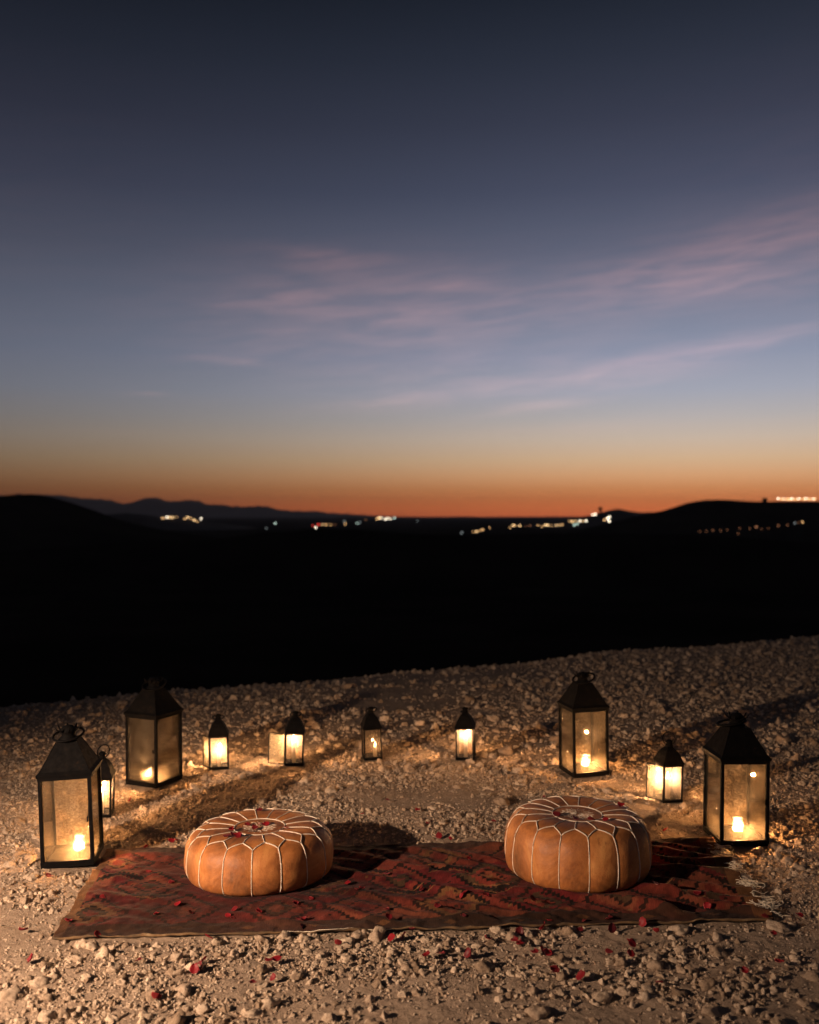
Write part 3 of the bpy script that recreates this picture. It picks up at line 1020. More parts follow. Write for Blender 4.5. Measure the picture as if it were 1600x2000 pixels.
# borders
bord = (B < .085) | (B > .83)
C = np.where(bord[..., None], slate * (1 + .9 * fbm(A * 8, B * 10, 3))[..., None], C)
for k in range(22):
    a0 = .06 + k * .115
    m = (np.abs(A - a0) / .026 + np.abs(B - .045) / .016) < 1
    C = np.where(m[..., None], (ochre if k % 2 else olive) * .8, C)
endb = (U < .012) | (U > .975)
C = np.where(endb[..., None], ochre * .9, C)
soft = np.clip(.20 + .5 * fbm(A * 4 + 50, B * 4, 4), .04, .5)[..., None]
C = C * (1 - soft) + soft * np.array((.16, .050, .032))
fade = 1 + .85 * fbm(A * 3, B * 3, 4) + .5 * fbm(A * 40, B * 40, 3)
fade = np.clip(fade, .35, 1.8)
dirt = np.clip(fbm(A * 2.2 + 30, B * 2.2, 4) * 1.6 + .15, 0, .5)[..., None]
C = (C * fade[..., None] * (1 - dirt * .6) + dirt * .6 * np.array((.095, .05, .03))) * .42
col = np.concatenate([C, np.ones((NU, NV, 1))], -1)
# top sheet, skirt and underside
top = np.stack([X, Y, Z], -1)
bot = top.copy(); bot[..., 2] -= .006
Vr = np.concatenate([top.reshape(-1, 3), bot.reshape(-1, 3)])
I = np.arange(NU * NV).reshape(NU, NV); J = I + NU * NV
Q = [np.stack([I[:-1, :-1], I[1:, :-1], I[1:, 1:], I[:-1, 1:]], -1).reshape(-1, 4),
     np.stack([J[:-1, :-1], J[:-1, 1:], J[1:, 1:], J[1:, :-1]], -1).reshape(-1, 4),
     np.stack([I[:-1, 0], J[:-1, 0], J[1:, 0], I[1:, 0]], -1), np.stack([I[1:, -1], J[1:, -1], J[:-1, -1], I[:-1, -1]], -1),
     np.stack([I[0, 1:], J[0, 1:], J[0, :-1], I[0, :-1]], -1), np.stack([I[-1, :-1], J[-1, :-1], J[-1, 1:], I[-1, 1:]], -1)]
c2 = np.concatenate([col.reshape(-1, 4), col.reshape(-1, 4)])
rug = empty('rug', (0.0, 3.6, 0.0))
tag(rug, 'worn red and brown woven rug with diamonds, spread on the gravel under two poufs', 'rug')


def child(name, me, parent, world_mesh=True):
    o = link(bpy.data.objects.new(name, me)); o.parent = parent
    if world_mesh: o.matrix_parent_inverse = parent.matrix_basis.inverted()
    return o


child('woven_cloth', mesh_np('woven_cloth', Vr, np.concatenate(Q), 4, M_rug, True, {'weave': c2}), rug)


def rugtop(x, y):
    """approximate z of the rug top at x,y"""
    i = np.argmin((X - x) ** 2 + (Y - y) ** 2)
    return float(Z.flat[i])


RX, RY, RZ = X, Y, Z
# selvedge cord along the front edge
bm = bmesh.new()
pts = [(float(X[i, 0]), float(Y[i, 0]) - .002, float(Z[i, 0]) - .002) for i in range(0, NU, 4)]
bm_tube(bm, pts, [.0042 + .0022 * math.sin(i * .37) * math.sin(i * .11) for i in range(len(pts))], 6)
s_o = from_bm('selvedge', bm, M_selvedge, None, True)
s_o.parent = rug; s_o.matrix_parent_inverse = rug.matrix_basis.inverted()
# threads and fringe, right end mostly
bm = bmesh.new()
rr = random.Random(4)


def strand(p, ang, L, curl, r=.0011, lift=.004):
    pts = []; x_, y_ = p
    a = ang; n = 12
    for k in range(n):
        pts.append((x_, y_, hz(x_, y_) + .020 + lift * math.sin(k / n * 9 + ang) + .006 * (1 - k / n)))
        a += curl * (1 + .8 * math.sin(k * 1.7 + ang * 5)) / n
        x_ += math.cos(a) * L / n; y_ += math.sin(a) * L / n
    bm_tube(bm, pts, [r] * (n - 1) + [r * .5], 4)


for k in range(150):
    j = int(min(max(rr.choice((rr.gauss(.15, .06), rr.gauss(.42, .07), rr.gauss(.75, .1), rr.random())), 0), .99) * NV)
    strand((float(RX[-1, j]) - .01, float(RY[-1, j])), rr.uniform(-1.2, 1.2), rr.uniform(.04, .10), rr.uniform(-3, 3), rr.uniform(.0006, .0014))
for cx, cy_, rad in ((G(1435, 1712).x, G(1435, 1712).y, .035), (G(1462, 1733).x, G(1462, 1733).y, .04), (G(1408, 1672).x, G(1408, 1672).y, .04), (G(1490, 1768).x, G(1490, 1768).y, .045)):
    for k in range(9):     # tangled loops
        pts = []
        ph = rr.uniform(0, 6.28); rx_, ry_ = rad * rr.uniform(.5, 1), rad * rr.uniform(.3, .8)
        ox, oy = rr.gauss(0, .012), rr.gauss(0, .01)
        for t_ in range(18):
            a = ph + t_ / 17 * rr.choice((4.5, 5.2, 6.0))
            x_ = cx + ox + rx_ * math.cos(a); y_ = cy_ + oy + ry_ * math.sin(a)
            pts.append((x_, y_, hz(x_, y_) + .026 + .005 * math.sin(a * 2 + k)))
        bm_tube(bm, pts, rr.uniform(.0007, .0013), 4)
for k in range(2):   # loose cream strands along the front edge
    i0 = rr.choice((215, 250, 270)); n = rr.randrange(40, 90)
    pts = [(float(RX[i, 0]), float(RY[i, 0]) - .006 + .004 * math.sin(i * .09 + k), float(RZ[i, 0]) + .003 + .002 * math.sin(i * .05 + k * 2)) for i in range(i0, min(i0 + n, NU - 1), 4)]
    bm_tube(bm, pts, .0012, 4)
f_o = from_bm('fringe', bm, M_fringe, None, True)
f_o.parent = rug; f_o.matrix_parent_inverse = rug.matrix_basis.inverted()
f_o['kind'] = 'stuff'

# ------------------------------------------------------------------ leather poufs
PROF = [(0, .955), (.18, .965), (.33, .972), (.345, .962), (.36, .972), (.50, .992), (.62, 1.0), (.73, .99), (.81, .965), (.875, .918), (.93, .835),
        (.972, .70), (.992, .52), (1.0, .36), (.993, .20), (.965, .09), (.915, .025), (.82, .0), (.5, 0.0), (0, 0.0)]
PD = np.array(PROF)
_L = np.concatenate([[0], np.cumsum(np.hypot(np.diff(PD[:, 0]), np.diff(PD[:, 1]) * .75))])
_L = _L / _L[-1]


def prof(t):
    """smooth profile, t 0..1 -> r,z"""
    t = min(max(t, 0), 1)
    def cat(a):
        i = int(np.searchsorted(_L, t, 'right') - 1); i = min(max(i, 0), len(_L) - 2)
        h = _L[i + 1] - _L[i]; f = (t - _L[i]) / h
        def m(k):
            if k <= 0 or k >= len(_L) - 1: return 0.0
            return (a[k + 1] - a[k - 1]) / (_L[k + 1] - _L[k - 1])
        f2, f3 = f * f, f * f * f
        return (2 * f3 - 3 * f2 + 1) * a[i] + (f3 - 2 * f2 + f) * h * m(i) + (-2 * f3 + 3 * f2) * a[i + 1] + (f3 - f2) * h * m(i + 1)
    return cat(PD[:, 0]), cat(PD[:, 1])


def t_of_r(r):   # on the top side
    return float(np.interp(r, PD[:12, 0], _L[:12]))


NS = 16
T_RING = t_of_r(.345); T_IN = t_of_r(.725); T_OUT = t_of_r(.868)


def make_pouf(spec, label, seed):
    R_, H_ = spec['R'], spec['H']
    x0, y0 = spec['c']
    z0 = rugtop(x0, y0) - .001
    root = empty('pouf', (x0, y0, z0), R(spec['rot']))
    tag(root, label, 'pouf', 'leather poufs on the rug')
    rr = random.Random(seed)
    lean = [rr.uniform(-.012, .012) for _ in range(NS)]

    def S(th, t, off=0.0, puff=None):
        r, z = prof(t)
        seg = (th / (2 * math.pi) * NS) % 1.0
        k = int(th / (2 * math.pi) * NS) % NS
        if t > T_OUT: bulge = abs(math.sin(seg * math.pi)) ** .7 * .020 * min((t - T_OUT) / .08, 1)
        else: bulge = 0
        if T_RING < t < T_OUT:
            s2 = ((th / (2 * math.pi) * NS) + .5) % 1.0
            zb = abs(math.sin(s2 * math.pi)) ** .7 * .010 * math.sin((t - T_RING) / (T_OUT - T_RING) * math.pi)
        else: zb = 0
        w = 1 + .010 * math.sin(th * 2 + seed) + .007 * math.sin(th * 3 + seed * 2) + .010 * noise.noise(Vector((math.cos(th) * 3, math.sin(th) * 3, t * 8 + seed)))
        rad = (r * w + bulge * min(1, r)) * R_ + off * (0.9 if t > T_IN else .15)
        sag = .004 * math.sin(th + seed)
        return Vector((rad * math.cos(th), rad * math.sin(th), (z * (1 + sag) + zb) * H_ + off * (1.0 if t < T_OUT else .0)))

    def patch(name, fn, nu, nv, lab=None):
        VV = []; FF = []
        for i in range(nu + 1):
            for j in range(nv + 1): VV.append(fn(i / nu, j / nv)[:])
        for i in range(nu):
            for j in range(nv):
                a = i * (nv + 1) + j; FF += [a, a + nv + 1, a + nv + 2, a + 1]
        me = mesh_np(name, np.array(VV), FF, 4, M_leather)
        o = link(bpy.data.objects.new(name, me)); o.parent = root
        return o

    st = 2 * math.pi / NS
    zig = lambda f: T_OUT + (T_IN - T_OUT) * (1 - abs(2 * f - 1)) ** .85     # f 0..1 between two seams
    for k in range(NS):
        a0 = k * st
        patch('side_panel', lambda i, j: S(a0 + i * st, zig(i) + (1 - zig(i)) * j ** .9 * .90 if True else 0), 12, 26)
        b0 = (k + .5) * st
        patch('top_panel', lambda i, j: S(b0 + i * st, T_RING + (zig((i + .5) % 1.0) - T_RING) * j), 12, 12)
    # underside and medallion
    bm = bmesh.new()
    cen = bm.verts.new(S(0, 0)); prev = None
    for j in range(1, 8):
        ring = [bm.verts.new(S(q / 48 * 2 * math.pi, T_RING * j / 7)) for q in range(48)]
        for q in range(48):
            if prev: bm.faces.new((prev[q], ring[q], ring[(q + 1) % 48], prev[(q + 1) % 48]))
            else: bm.faces.new((cen, ring[q], ring[(q + 1) % 48]))
        prev = ring
    med = from_bm('medallion', bm, M_leather, root, True)
    # raised white piping on every seam
    def pipe(name, pts, r=.0022, closed=False):
        bm = bmesh.new(); bm_tube(bm, pts, r, 6, closed)
        return from_bm(name, bm, M_piping, root, True)
    for k in range(NS):
        a0 = k * st
        pipe('side_piping', [S(a0, T_OUT + (.955 - T_OUT) * j / 26, .0012) for j in range(27)])
        b0 = (k + .5) * st
        pipe('top_piping', [S(b0, T_RING + (T_IN - T_RING) * j / 10, .0012) for j in range(11)], .0020)
    pts = []
    for q in range(NS * 12):
        f = (q / 12) % 1.0
        pts.append(S(q / 12 * st, zig(f), .0014))
    pipe('zigzag_piping', pts, .0022, True)
    pipe('ring_piping', [S(q / 64 * 2 * math.pi, T_RING, .0022) for q in range(64)], .0022, True)
    # embroidered rosette
    bm = bmesh.new()
    rm = .30
    def stitch(p, q, r=.00050):
        def at(pp):
            rr_ = math.hypot(*pp); th = math.atan2(pp[1], pp[0]) % (2 * math.pi)
            v_ = S(th, t_of_r(rr_)); return v_ + Vector((0, 0, .0012))
        bm_tube(bm, [at(p), at(((p[0] + q[0]) / 2, (p[1] + q[1]) / 2)), at(q)], r, 4)
    for k in range(16):
        a = k / 16 * 6.2832; c_, s_ = math.cos(a), math.sin(a)
        ro = rm * (.80 if k % 2 else .70)
        stitch((c_ * .05, s_ * .05), (c_ * ro * .9, s_ * ro * .9))
        for f in (.35, .55, .75):
            L = .05 if f > .5 else .035
            for sg in (-1, 1):
                e = a + sg * .75
                p = (c_ * ro * f, s_ * ro * f)
                stitch(p, (p[0] + math.cos(e) * L, p[1] + math.sin(e) * L))
        a2 = a + .196
        stitch((math.cos(a2) * .19, math.sin(a2) * .19), (math.cos(a2) * .235, math.sin(a2) * .235), .0009)
    from_bm('embroidery', bm, M_piping, root, False)
    bm = bmesh.new()
    ring = [bm.verts.new(S(q / 48 * 2 * math.pi, .90)) for q in range(48)]
    bm.faces.new(ring)
    from_bm('underside', bm, M_leather, root, False)
    return root, z0


pouf1, pz1 = make_pouf(POUFS[0], 'tan leather pouf with cream piping on the left half of the rug, flatter one', 1)
pouf2, pz2 = make_pouf(POUFS[1], 'taller tan leather pouf with cream piping on the right half of the rug', 5)


# ------------------------------------------------------------------ lanterns
def lantern(spec, label, group, big, door=None, glass=None, ring_up=False):
    s = spec.get('s', .10) if big else .100
    body = .358 if big else .180
    roofh = .128 if big else .085
    w = .014 if big else .008        # post width
    x0, y0 = spec['c']
    z0 = max(hz(x0 + a, y0 + b_) for a in (-s / 2, s / 2, 0) for b_ in (-s / 2, s / 2, 0)) + .004
    root = empty('lantern', (x0, y0, z0), 0)
    root.rotation_euler = (R(spec.get('tilt', (0, 0))[0]), R(spec.get('tilt', (0, 0))[1]), R(spec['r']))
    tag(root, label, 'lantern', group)
    h = s / 2
    # base tray
    bm = bmesh.new()
    foot = .012 if big else .007
    bm_box(bm, (0, 0, foot / 2), (s + .004, s + .004, foot), bevel=.0015)
    for sx, sy, lx, ly in ((0, 1, s + .006, w), (0, -1, s + .006, w), (1, 0, w, s + .006 - 2 * w), (-1, 0, w, s + .006 - 2 * w)):
        bm_box(bm, (sx * (h - w / 2 + .003), sy * (h - w / 2 + .003), foot + w * .45), (lx, ly, w * .9), bevel=.001)
    from_bm('base', bm, M_metal, root)
    zb = foot + w * .9
    bm = bmesh.new()
    for sx, sy, lx, ly in ((0, 1, s + .006, w), (0, -1, s + .006, w), (1, 0, w, s + .006 - 2 * w), (-1, 0, w, s + .006 - 2 * w)):
        bm_box(bm, (sx * (h - w / 2 + .003), sy * (h - w / 2 + .003), body - w * .45), (lx, ly, w * .9), bevel=.001)
    from_bm('top_frame', bm, M_metal, root)
    zt = body - w * .9
    for sx in (-1, 1):
        for sy in (-1, 1):
            bm = bmesh.new()
            bm_box(bm, (sx * (h - w * .5 + .002), sy * (h - w * .5 + .002), (zb + zt) / 2), (w, w, zt - zb), bevel=.0015)
            from_bm('post', bm, M_metal, root)
    # panes (front, back, right, left); the left one may be a door
    gm = glass or (M_glass_big if big else M_glass_small)
    gin = h - w * .45
    for side in ('front', 'back', 'right', 'left'):
        if door is not None and side == 'left': continue
        bm = bmesh.new()
        L = s - 2 * w + .005
        if side in ('front', 'back'):
            bm_box(bm, (0, gin * (-1 if side == 'front' else 1), (zb + zt) / 2), (L, .0022, zt - zb + .004))
        else:
            bm_box(bm, (gin * (1 if side == 'right' else -1), 0, (zb + zt) / 2), (.0022, L, zt - zb + .004))
        from_bm('glass_pane', bm, gm, root)
    if door is not None:
        # hinged at the front left post, direction given in world degrees
        a = R(door - spec['r'])
        M = Matrix.Translation((-h - .001, -h, 0)) @ Matrix.Rotation(a, 4, 'Z')
        L = s * .98; dw = w * .62
        bm = bmesh.new()
        for (cx, cz, lx, lz) in ((L / 2, zb - .004, L, dw), (L / 2, zt + .004, L, dw), (dw / 2, (zb + zt) / 2, dw, zt - zb + .008 - dw), (L - dw / 2, (zb + zt) / 2, dw, zt - zb + .008 - dw)):
            bm_box(bm, (cx, 0, cz), (lx, .004, lz), M)
        d_o = from_bm('door', bm, M_metal, root)
        d_o['label'] = 'open glazed door'
        bm = bmesh.new()
        bm_box(bm, (L / 2, 0, (zb + zt) / 2), (L - dw * 1.8, .002, zt - zb + .004), M)
        from_bm('glass_pane', bm, M_glass_door, d_o)
        bm = bmesh.new()
        bm_box(bm, (L - dw, -.005, (zb + zt) / 2), (.004, .008, .014), M)
        from_bm('latch', bm, M_metal, d_o)
    # roof: concave pyramid up to a neck
    bm = bmesh.new()
    prof_ = ([(.006, 0), (.008, .010), (-.003, .020), (-.022, .055), (-.045, .100), (-.060, .128)] if big
             else [(.004, 0), (.006, .006), (-.002, .022), (-.010, .045), (-.021, .064), (-.034, .078), (-.038, .085)])
    rings = []
    for off, z in prof_:
        q = h + off
        rings.append([bm.verts.new((sx * q, sy * q, body + z)) for sx, sy in ((-1, -1), (1, -1), (1, 1), (-1, 1))])
    for A_, B_ in zip(rings, rings[1:]):
        for k in range(4): bm.faces.new((A_[k], A_[(k + 1) % 4], B_[(k + 1) % 4], B_[k]))
    bm.faces.new(rings[-1]); bm.faces.new(rings[0][::-1])
    roof = from_bm('roof', bm, M_metal, root)
    # folded seams on the roof hips
    bm = bmesh.new()
    for sx, sy in ((-1, -1), (1, -1), (1, 1), (-1, 1)):
        bm_tube(bm, [(sx * (h + o_ - .001), sy * (h + o_ - .001), body + z_) for o_, z_ in prof_[1:]], .0022 if big else .0014, 5)
    from_bm('roof_seam', bm, M_metal, roof, True)
    # neck and dome
    k_ = 1.0 if big else .52
    zt2 = body + roofh
    bm = bmesh.new()
    bm_lathe(bm, [(0, -.002), (.036 * k_, -.002), (.037 * k_, .006 * k_), (.028 * k_, .012 * k_), (.026 * k_, .026 * k_), (.034 * k_, .030 * k_), (.030 * k_, .042 * k_), (.018 * k_, .054 * k_), (0, .058 * k_)], 18, (0, 0, zt2))
    from_bm('cap', bm, M_metal, root, True)
    # scalloped collar
    bm = bmesh.new()
    n = 8
    for q in range(n):
        a = q / n * 6.2832 + .3
        bm_tube(bm, [(math.cos(a) * .026 * k_, math.sin(a) * .026 * k_, zt2 + .030 * k_), (math.cos(a) * .044 * k_, math.sin(a) * .044 * k_, zt2 + .040 * k_),
                     (math.cos(a) * .052 * k_, math.sin(a) * .052 * k_, zt2 + .054 * k_)], [.006 * k_, .0055 * k_, .002 * k_], 5, flat=.5)
    from_bm('collar', bm, M_metal, root, True)
    # hoop handle tipped over
    rr = random.Random(int(x0 * 1000))
    M = Matrix.Translation((0, 0, zt2 + .018 * k_)) @ Matrix.Rotation(R(spec.get('hoop_az', -30)), 4, 'Z') @ Matrix.Rotation(R(spec.get('hoop', 12)), 4, 'X')
    Rr = .060 * k_
    bm = bmesh.new()
    oy = spec.get('hoop_off', 0.0)
    bm_tube(bm, [M @ Vector((Rr * math.cos(q / 28 * 6.2832), Rr * math.sin(q / 28 * 6.2832) + oy, 0)) for q in range(28)], .0045 * k_ + .0006, 7, True)
    from_bm('handle', bm, M_metal, root, True)
    if big:
        bm = bmesh.new()
        bm_box(bm, (h - w - .002, -h - .004, body * .52), (.006, .006, .022), bevel=.001)
        from_bm('latch', bm, M_metal, root)
    return root, z0 + foot


def flame(parent, x, y, z, hgt, watts):
    bm = bmesh.new()
    r = hgt * .23
    bm_lathe(bm, [(0, 0), (r * .55, hgt * .05), (r * .78, hgt * .22), (r * .62, hgt * .42), (r * .34, hgt * .66), (r * .14, hgt * .85), (0, hgt)], 8, (x, y, z))
    f = from_bm('flame', bm, M_flame, parent, True)
    d = bpy.data.lights.new('candle_light', 'POINT'); d.energy = watts; d.color = GLOW; d.shadow_soft_size = .007
    l_ = link(bpy.data.objects.new('candle_light', d)); l_.parent = f; l_.location = (x, y, z + hgt * .45)
    return f


def candle_big(x, y, z, label):
    root = empty('candle', (x, y, z))
    tag(root, label, 'candle', 'votive candles in the tall lanterns')
    bm = bmesh.new()
    bm_lathe(bm, [(0, 0), (.0165, 0), (.018, .004), (.0245, .083), (.0262, .083), (.0262, .0845), (.0232, .0845), (.0222, .078), (.0165, .006), (0, .005)], 20)
    from_bm('tumbler', bm, M_tumbler, root, True)
    bm = bmesh.new()
    bm_lathe(bm, [(0, .007), (.0150, .007), (.0178, .032), (.0172, .034), (.010, .030), (0, .029)], 18)
    from_bm('wax', bm, M_wax, root, True)
    bm = bmesh.new(); bm_tube(bm, [(0, 0, .028), (0, .0006, .036)], .0008, 5)
    from_bm('wick', bm, M_wick, root)
    flame(root, 0, 0, .035, .032, 19.0)
    return root


def candle_small(x, y, z, top, label, r=.012, watts=5.0):
    root = empty('candle', (x, y, z))
    tag(root, label, 'candle', 'candles in the small lanterns')
    hh = top - z - .012
    bm = bmesh.new()
    bm_lathe(bm, [(0, 0), (r, 0), (r * 1.02, hh * .5), (r * .98, hh - .002), (r * .8, hh), (r * .4, hh - .004), (0, hh - .004)], 16)
    from_bm('wax', bm, M_wax, root, True)
    bm = bmesh.new(); bm_tube(bm, [(0, 0, hh - .005), (0, .0005, hh + .003)], .0007, 5)
    from_bm('wick', bm, M_wick, root)
    flame(root, 0, 0, hh + .001, .030, watts)
    return root


GB, GS = 'tall glass lanterns round the rug', 'small glass lanterns in the gravel'
BIG[0].update(hoop=14, hoop_az=-20, hoop_off=.0)
BIG[1].update(hoop=24, hoop_az=10, hoop_off=.006)
BIG[2].update(hoop=20, hoop_az=-60, hoop_off=.01)
BIG[3].update(hoop=-12, hoop_az=70, hoop_off=.022)
bl = ['tall black lantern at the left end of the rug, nearest of the tall ones',
      'tall black lantern standing corner on in the gravel behind the left pouf',
      'tall black lantern in the gravel behind the right pouf',
      'tall black lantern at the back right corner of the rug by its fringe']
bc = [(-1.338, 3.875), (-1.338, 4.93), (.949, 5.165), (1.408, 4.105)]
for i, L in enumerate(BIG):
    root, zf = lantern(L, bl[i], GB, True)
    candle_big(bc[i][0], bc[i][1], zf + .001, ['glowing candle in a glass inside the front left tall lantern', 'glowing candle in a glass inside the back left tall lantern',
               'glowing candle in a glass inside the back right tall lantern', 'glowing candle in a glass inside the tall lantern at the right end of the rug'][i])
for q_, L in enumerate(SMALL): L.update(hoop=8 + 3 * q_, hoop_az=20 - 25 * q_, hoop_off=.004, tilt=((1.2, -1, .6, 1.5, -1.2, .8)[q_], (1.0, -1.4, 1.6, -1.8, -1.2, 1.3)[q_]))
SMALL[0].update(hoop=62, hoop_az=-25, hoop_off=.02)
SMALL[5].update(hoop=75, hoop_az=-10, hoop_off=.024)
sl = ['small black lantern half hidden behind the front left tall lantern', 'small black lantern with its glass door ajar right of the back left tall lantern',
      'small black lantern with its stained glass door swung wide open', 'small dim lantern with smoky clear glass in the middle of the row',
      'small bright closed lantern left of the back right tall lantern', 'small bright lantern with open door between the two right tall lanterns']
sd = [None, 122, 168, None, None, 133]
sz = [.11, .092, .135, .070, .132, .112]
cn = ['candle in the small lantern behind the front left tall lantern', 'candle in the small lantern whose door is ajar', 'candle in the small lantern whose door stands wide open',
      'low candle in the dim small lantern', 'candle in the closed small lantern at centre right', 'candle in the small lantern between the two right tall lanterns']
for i, L in enumerate(SMALL):
    root, zf = lantern(L, sl[i], GS, False, sd[i], M_glass_dim if i == 3 else None)
    x, y = L['c']
    if i == 3: x += .018
    candle_small(x, y, zf + .001, max(zf + sz[i], zf + .03), cn[i], .011, .7 if i == 3 else 10.5)

# ------------------------------------------------------------------ rose petals
PET = []
for i in range(9):
    rr = random.Random(200 + i)
    bm = bmesh.new()
    n, m = 9, 7
    cup = rr.uniform(.25, .8); curl = rr.uniform(-.6, .9); tw = rr.uniform(-.5, .5)
    grid = []
    for a in range(n + 1):
        rowv = []
        for b_ in range(m + 1):
            s_ = a / n; t_ = b_ / m * 2 - 1
            wdt = math.sin(min(s_ * 1.12 + .10, 1.0) ** .8 * math.pi * .56) * (1.0 - .35 * max(0, s_ - .8) * 5 * abs(t_) ** 2)
            xx = t_ * wdt * .85; yy = (s_ - .5) * 1.7 - .12 * abs(t_) ** 2 * s_
            zz = cup * (t_ * t_ * .55 + (s_ - .5) ** 2 * .9) + curl * max(0, s_ - .65) ** 2 * 2.5 + tw * t_ * (s_ - .5) * .6 + .05 * math.sin(t_ * 7 + i) * s_
            rowv.append(bm.verts.new((xx, yy, zz + .02)))
        grid.append(rowv)
    for a in range(n):
        for b_ in range(m): bm.faces.new((grid[a][b_], grid[a + 1][b_], grid[a + 1][b_ + 1], grid[a][b_ + 1]))
    geom = bm.faces[:]
    r_ = bmesh.ops.extrude_face_region(bm, geom=geom)
    for v_ in r_['geom']:
        if isinstance(v_, bmesh.types.BMVert): v_.co.z += .03
    me = bpy.data.meshes.new('rose_petal')
    bmesh.ops.recalc_face_normals(bm, faces=bm.faces)
    bm.to_mesh(me); bm.free(); me.materials.append(M_petal)
    me.polygons.foreach_set('use_smooth', [True] * len(me.polygons))
    PET.append(me)


def petal(x, y, z, size, label, steep=False):
    o = link(bpy.data.objects.new('rose_petal', PET[random.randrange(9)]))
    o.location = (x, y, z)
    a = random.uniform(.5, 1.15) * random.choice((-1, 1)) if steep else random.uniform(-.35, .35)
    o.rotation_euler = (a, random.uniform(-.4, .4), random.uniform(0, 6.28))
    o.scale = (size,) * 3
    tag(o, label, 'petal', 'scattered rose petals')
    return o


FRONT = [(62, 1883), (45, 1822), (190, 1830), (407, 1834), (399, 1885), (380, 1906), (391, 1899), (271, 1890), (525, 1889), (541, 1884), (495, 1931), (535, 1923),
         (305, 1962), (590, 1813), (660, 1845), (765, 1835), (789, 1831), (862, 1870), (835, 1876), (916, 1868), (952, 1836), (1015, 1821), (1016, 1849), (1006, 1840), (1045, 1866),
         (1059, 1860), (1070, 1866), (1062, 1814), (1134, 1820), (1195, 1816), (1190, 1865), (1235, 1848), (1228, 1843), (1232, 1869), (1084, 1903), (1136, 1915), (1290, 1931), (1257, 1805), (1282, 1822),
         (1494, 1794), (1562, 1791), (1512, 1828), (1523, 1888), (1455, 1910), (805, 1819)]
ONRUG = [(290, 1696), (335, 1717), (347, 1760), (305, 1780), (445, 1783), (459, 1770), (453, 1786), (505, 1775), (595, 1787), (585, 1790), (607, 1747), (577, 1760), (700, 1735), (706, 1734), (755, 1770),
         (200, 1747), (132, 1794), (902, 1745), (908, 1743), (950, 1750), (855, 1771), (1040, 1756), (1072, 1790), (1142, 1790), (1190, 1789), (1280, 1732), (1382, 1765), (1362, 1745), (825, 1732), (905, 1786), (1030, 1688), (915, 1680),
         (755, 1698), (680, 1717), (372, 1776), (760, 1790)]
BACK = [(757, 1568), (708, 1594), (1062, 1563), (840, 1613), (835, 1615), (858, 1635), (880, 1640), (964, 1609), (256, 1567), (345, 1644), (335, 1645), (100, 1718), (95, 1716), (285, 1657), (1300, 1625), (816, 1590)]
def name_petals(lst, regions):
    """label each by its place from the left inside a small region"""
    out_ = {}
    for lo, hi, text in regions:
        inside = sorted([p for p in lst if lo <= p[0] < hi])
        for k, p in enumerate(inside):
            out_[p] = ('only' if len(inside) == 1 else ORD[k]) + ' rose petal from the left ' + text if len(inside) > 1 else 'single rose petal ' + text
    return out_


lab_f = name_petals(FRONT, [(0, 350, 'on the dust in front of the rug, far left'), (350, 640, 'on the dust below the left pouf'),
                            (640, 930, 'on the ground before the rug middle'), (930, 1165, 'on the ground below the right pouf, left of centre'),
                            (1165, 1400, 'on the ground below the right pouf, right of centre'), (1400, 1700, 'on the gravel by the front right rug corner')])
lab_r = name_petals(ONRUG, [(0, 400, 'on the rug left of the left pouf'), (400, 680, 'on the rug in front of the left pouf'), (680, 1000, 'on the rug between the poufs'),
                            (1000, 1250, 'on the rug in front of the right pouf'), (1250, 1700, 'on the rug right of the right pouf')])
lab_b = name_petals(BACK, [(0, 600, 'on the gravel near the left lanterns'), (600, 1000, 'on the gravel behind the rug middle'), (1000, 1700, 'on the ground behind the right pouf')])
for p in FRONT + BACK:
    g = G(*p)
    petal(g.x, g.y, hz(g.x, g.y) + .017, random.uniform(.0125, .0195) * (1 if p in lab_f else .9), (lab_f.get(p) or lab_b.get(p)), random.random() < .5)
for p in ONRUG:
    g = G(*p, .02)
    petal(g.x, g.y, rugtop(g.x, g.y) + .004, random.uniform(.0115, .017), lab_r[p], random.random() < .25)
P1_ = [(484, 1614), (498, 1621), (560, 1620), (452, 1624), (442, 1636), (455, 1633), (464, 1635), (510, 1613), (521, 1612), (507, 1586)]
P2_ = [(1087, 1595), (1125, 1602), (1155, 1604), (1183, 1604), (1213, 1577)]
for lst, spec, z0, nm in ((P1_, POUFS[0], pz1, 'left'), (P2_, POUFS[1], pz2, 'right')):
    srt = sorted(lst)
    for p in lst:
        z = z0 + spec['H']
        for _ in range(3):
            g = G(p[0], p[1], z)
            rr_ = math.hypot(g.x - spec['c'][0], g.y - spec['c'][1]) / spec['R']
            z = z0 + spec['H'] * float(np.interp(rr_, PD[:13, 0], PD[:13, 1]))
        petal(g.x, g.y, z + .006, random.uniform(.013, .018), ORD[srt.index(p)] + ' rose petal from the left lying on top of the ' + nm + ' pouf', False)

# ------------------------------------------------------------------ far settlement lights
M_lw = emis('lamp_white', (1.0, .84, .62), 6.5); M_la = emis('lamp_amber', (1.0, .55, .22), 4.0); M_lg = emis('lamp_cool', (.75, 1.0, .85), 3.2)
M_lr = emis('lamp_red', (1.0, .06, .04), 3.5); M_ld = emis('lamp_faint', (1.0, .42, .2), .8); M_ly = emis('lamp_yellow', (1.0, .62, .28), 5.0)
M_lf = emis('lamp_faint_cool', (.8, .9, .9), .9)
M_pole, _, _ = principled('dark_pole', (.03, .03, .03), .7)
LC = {}


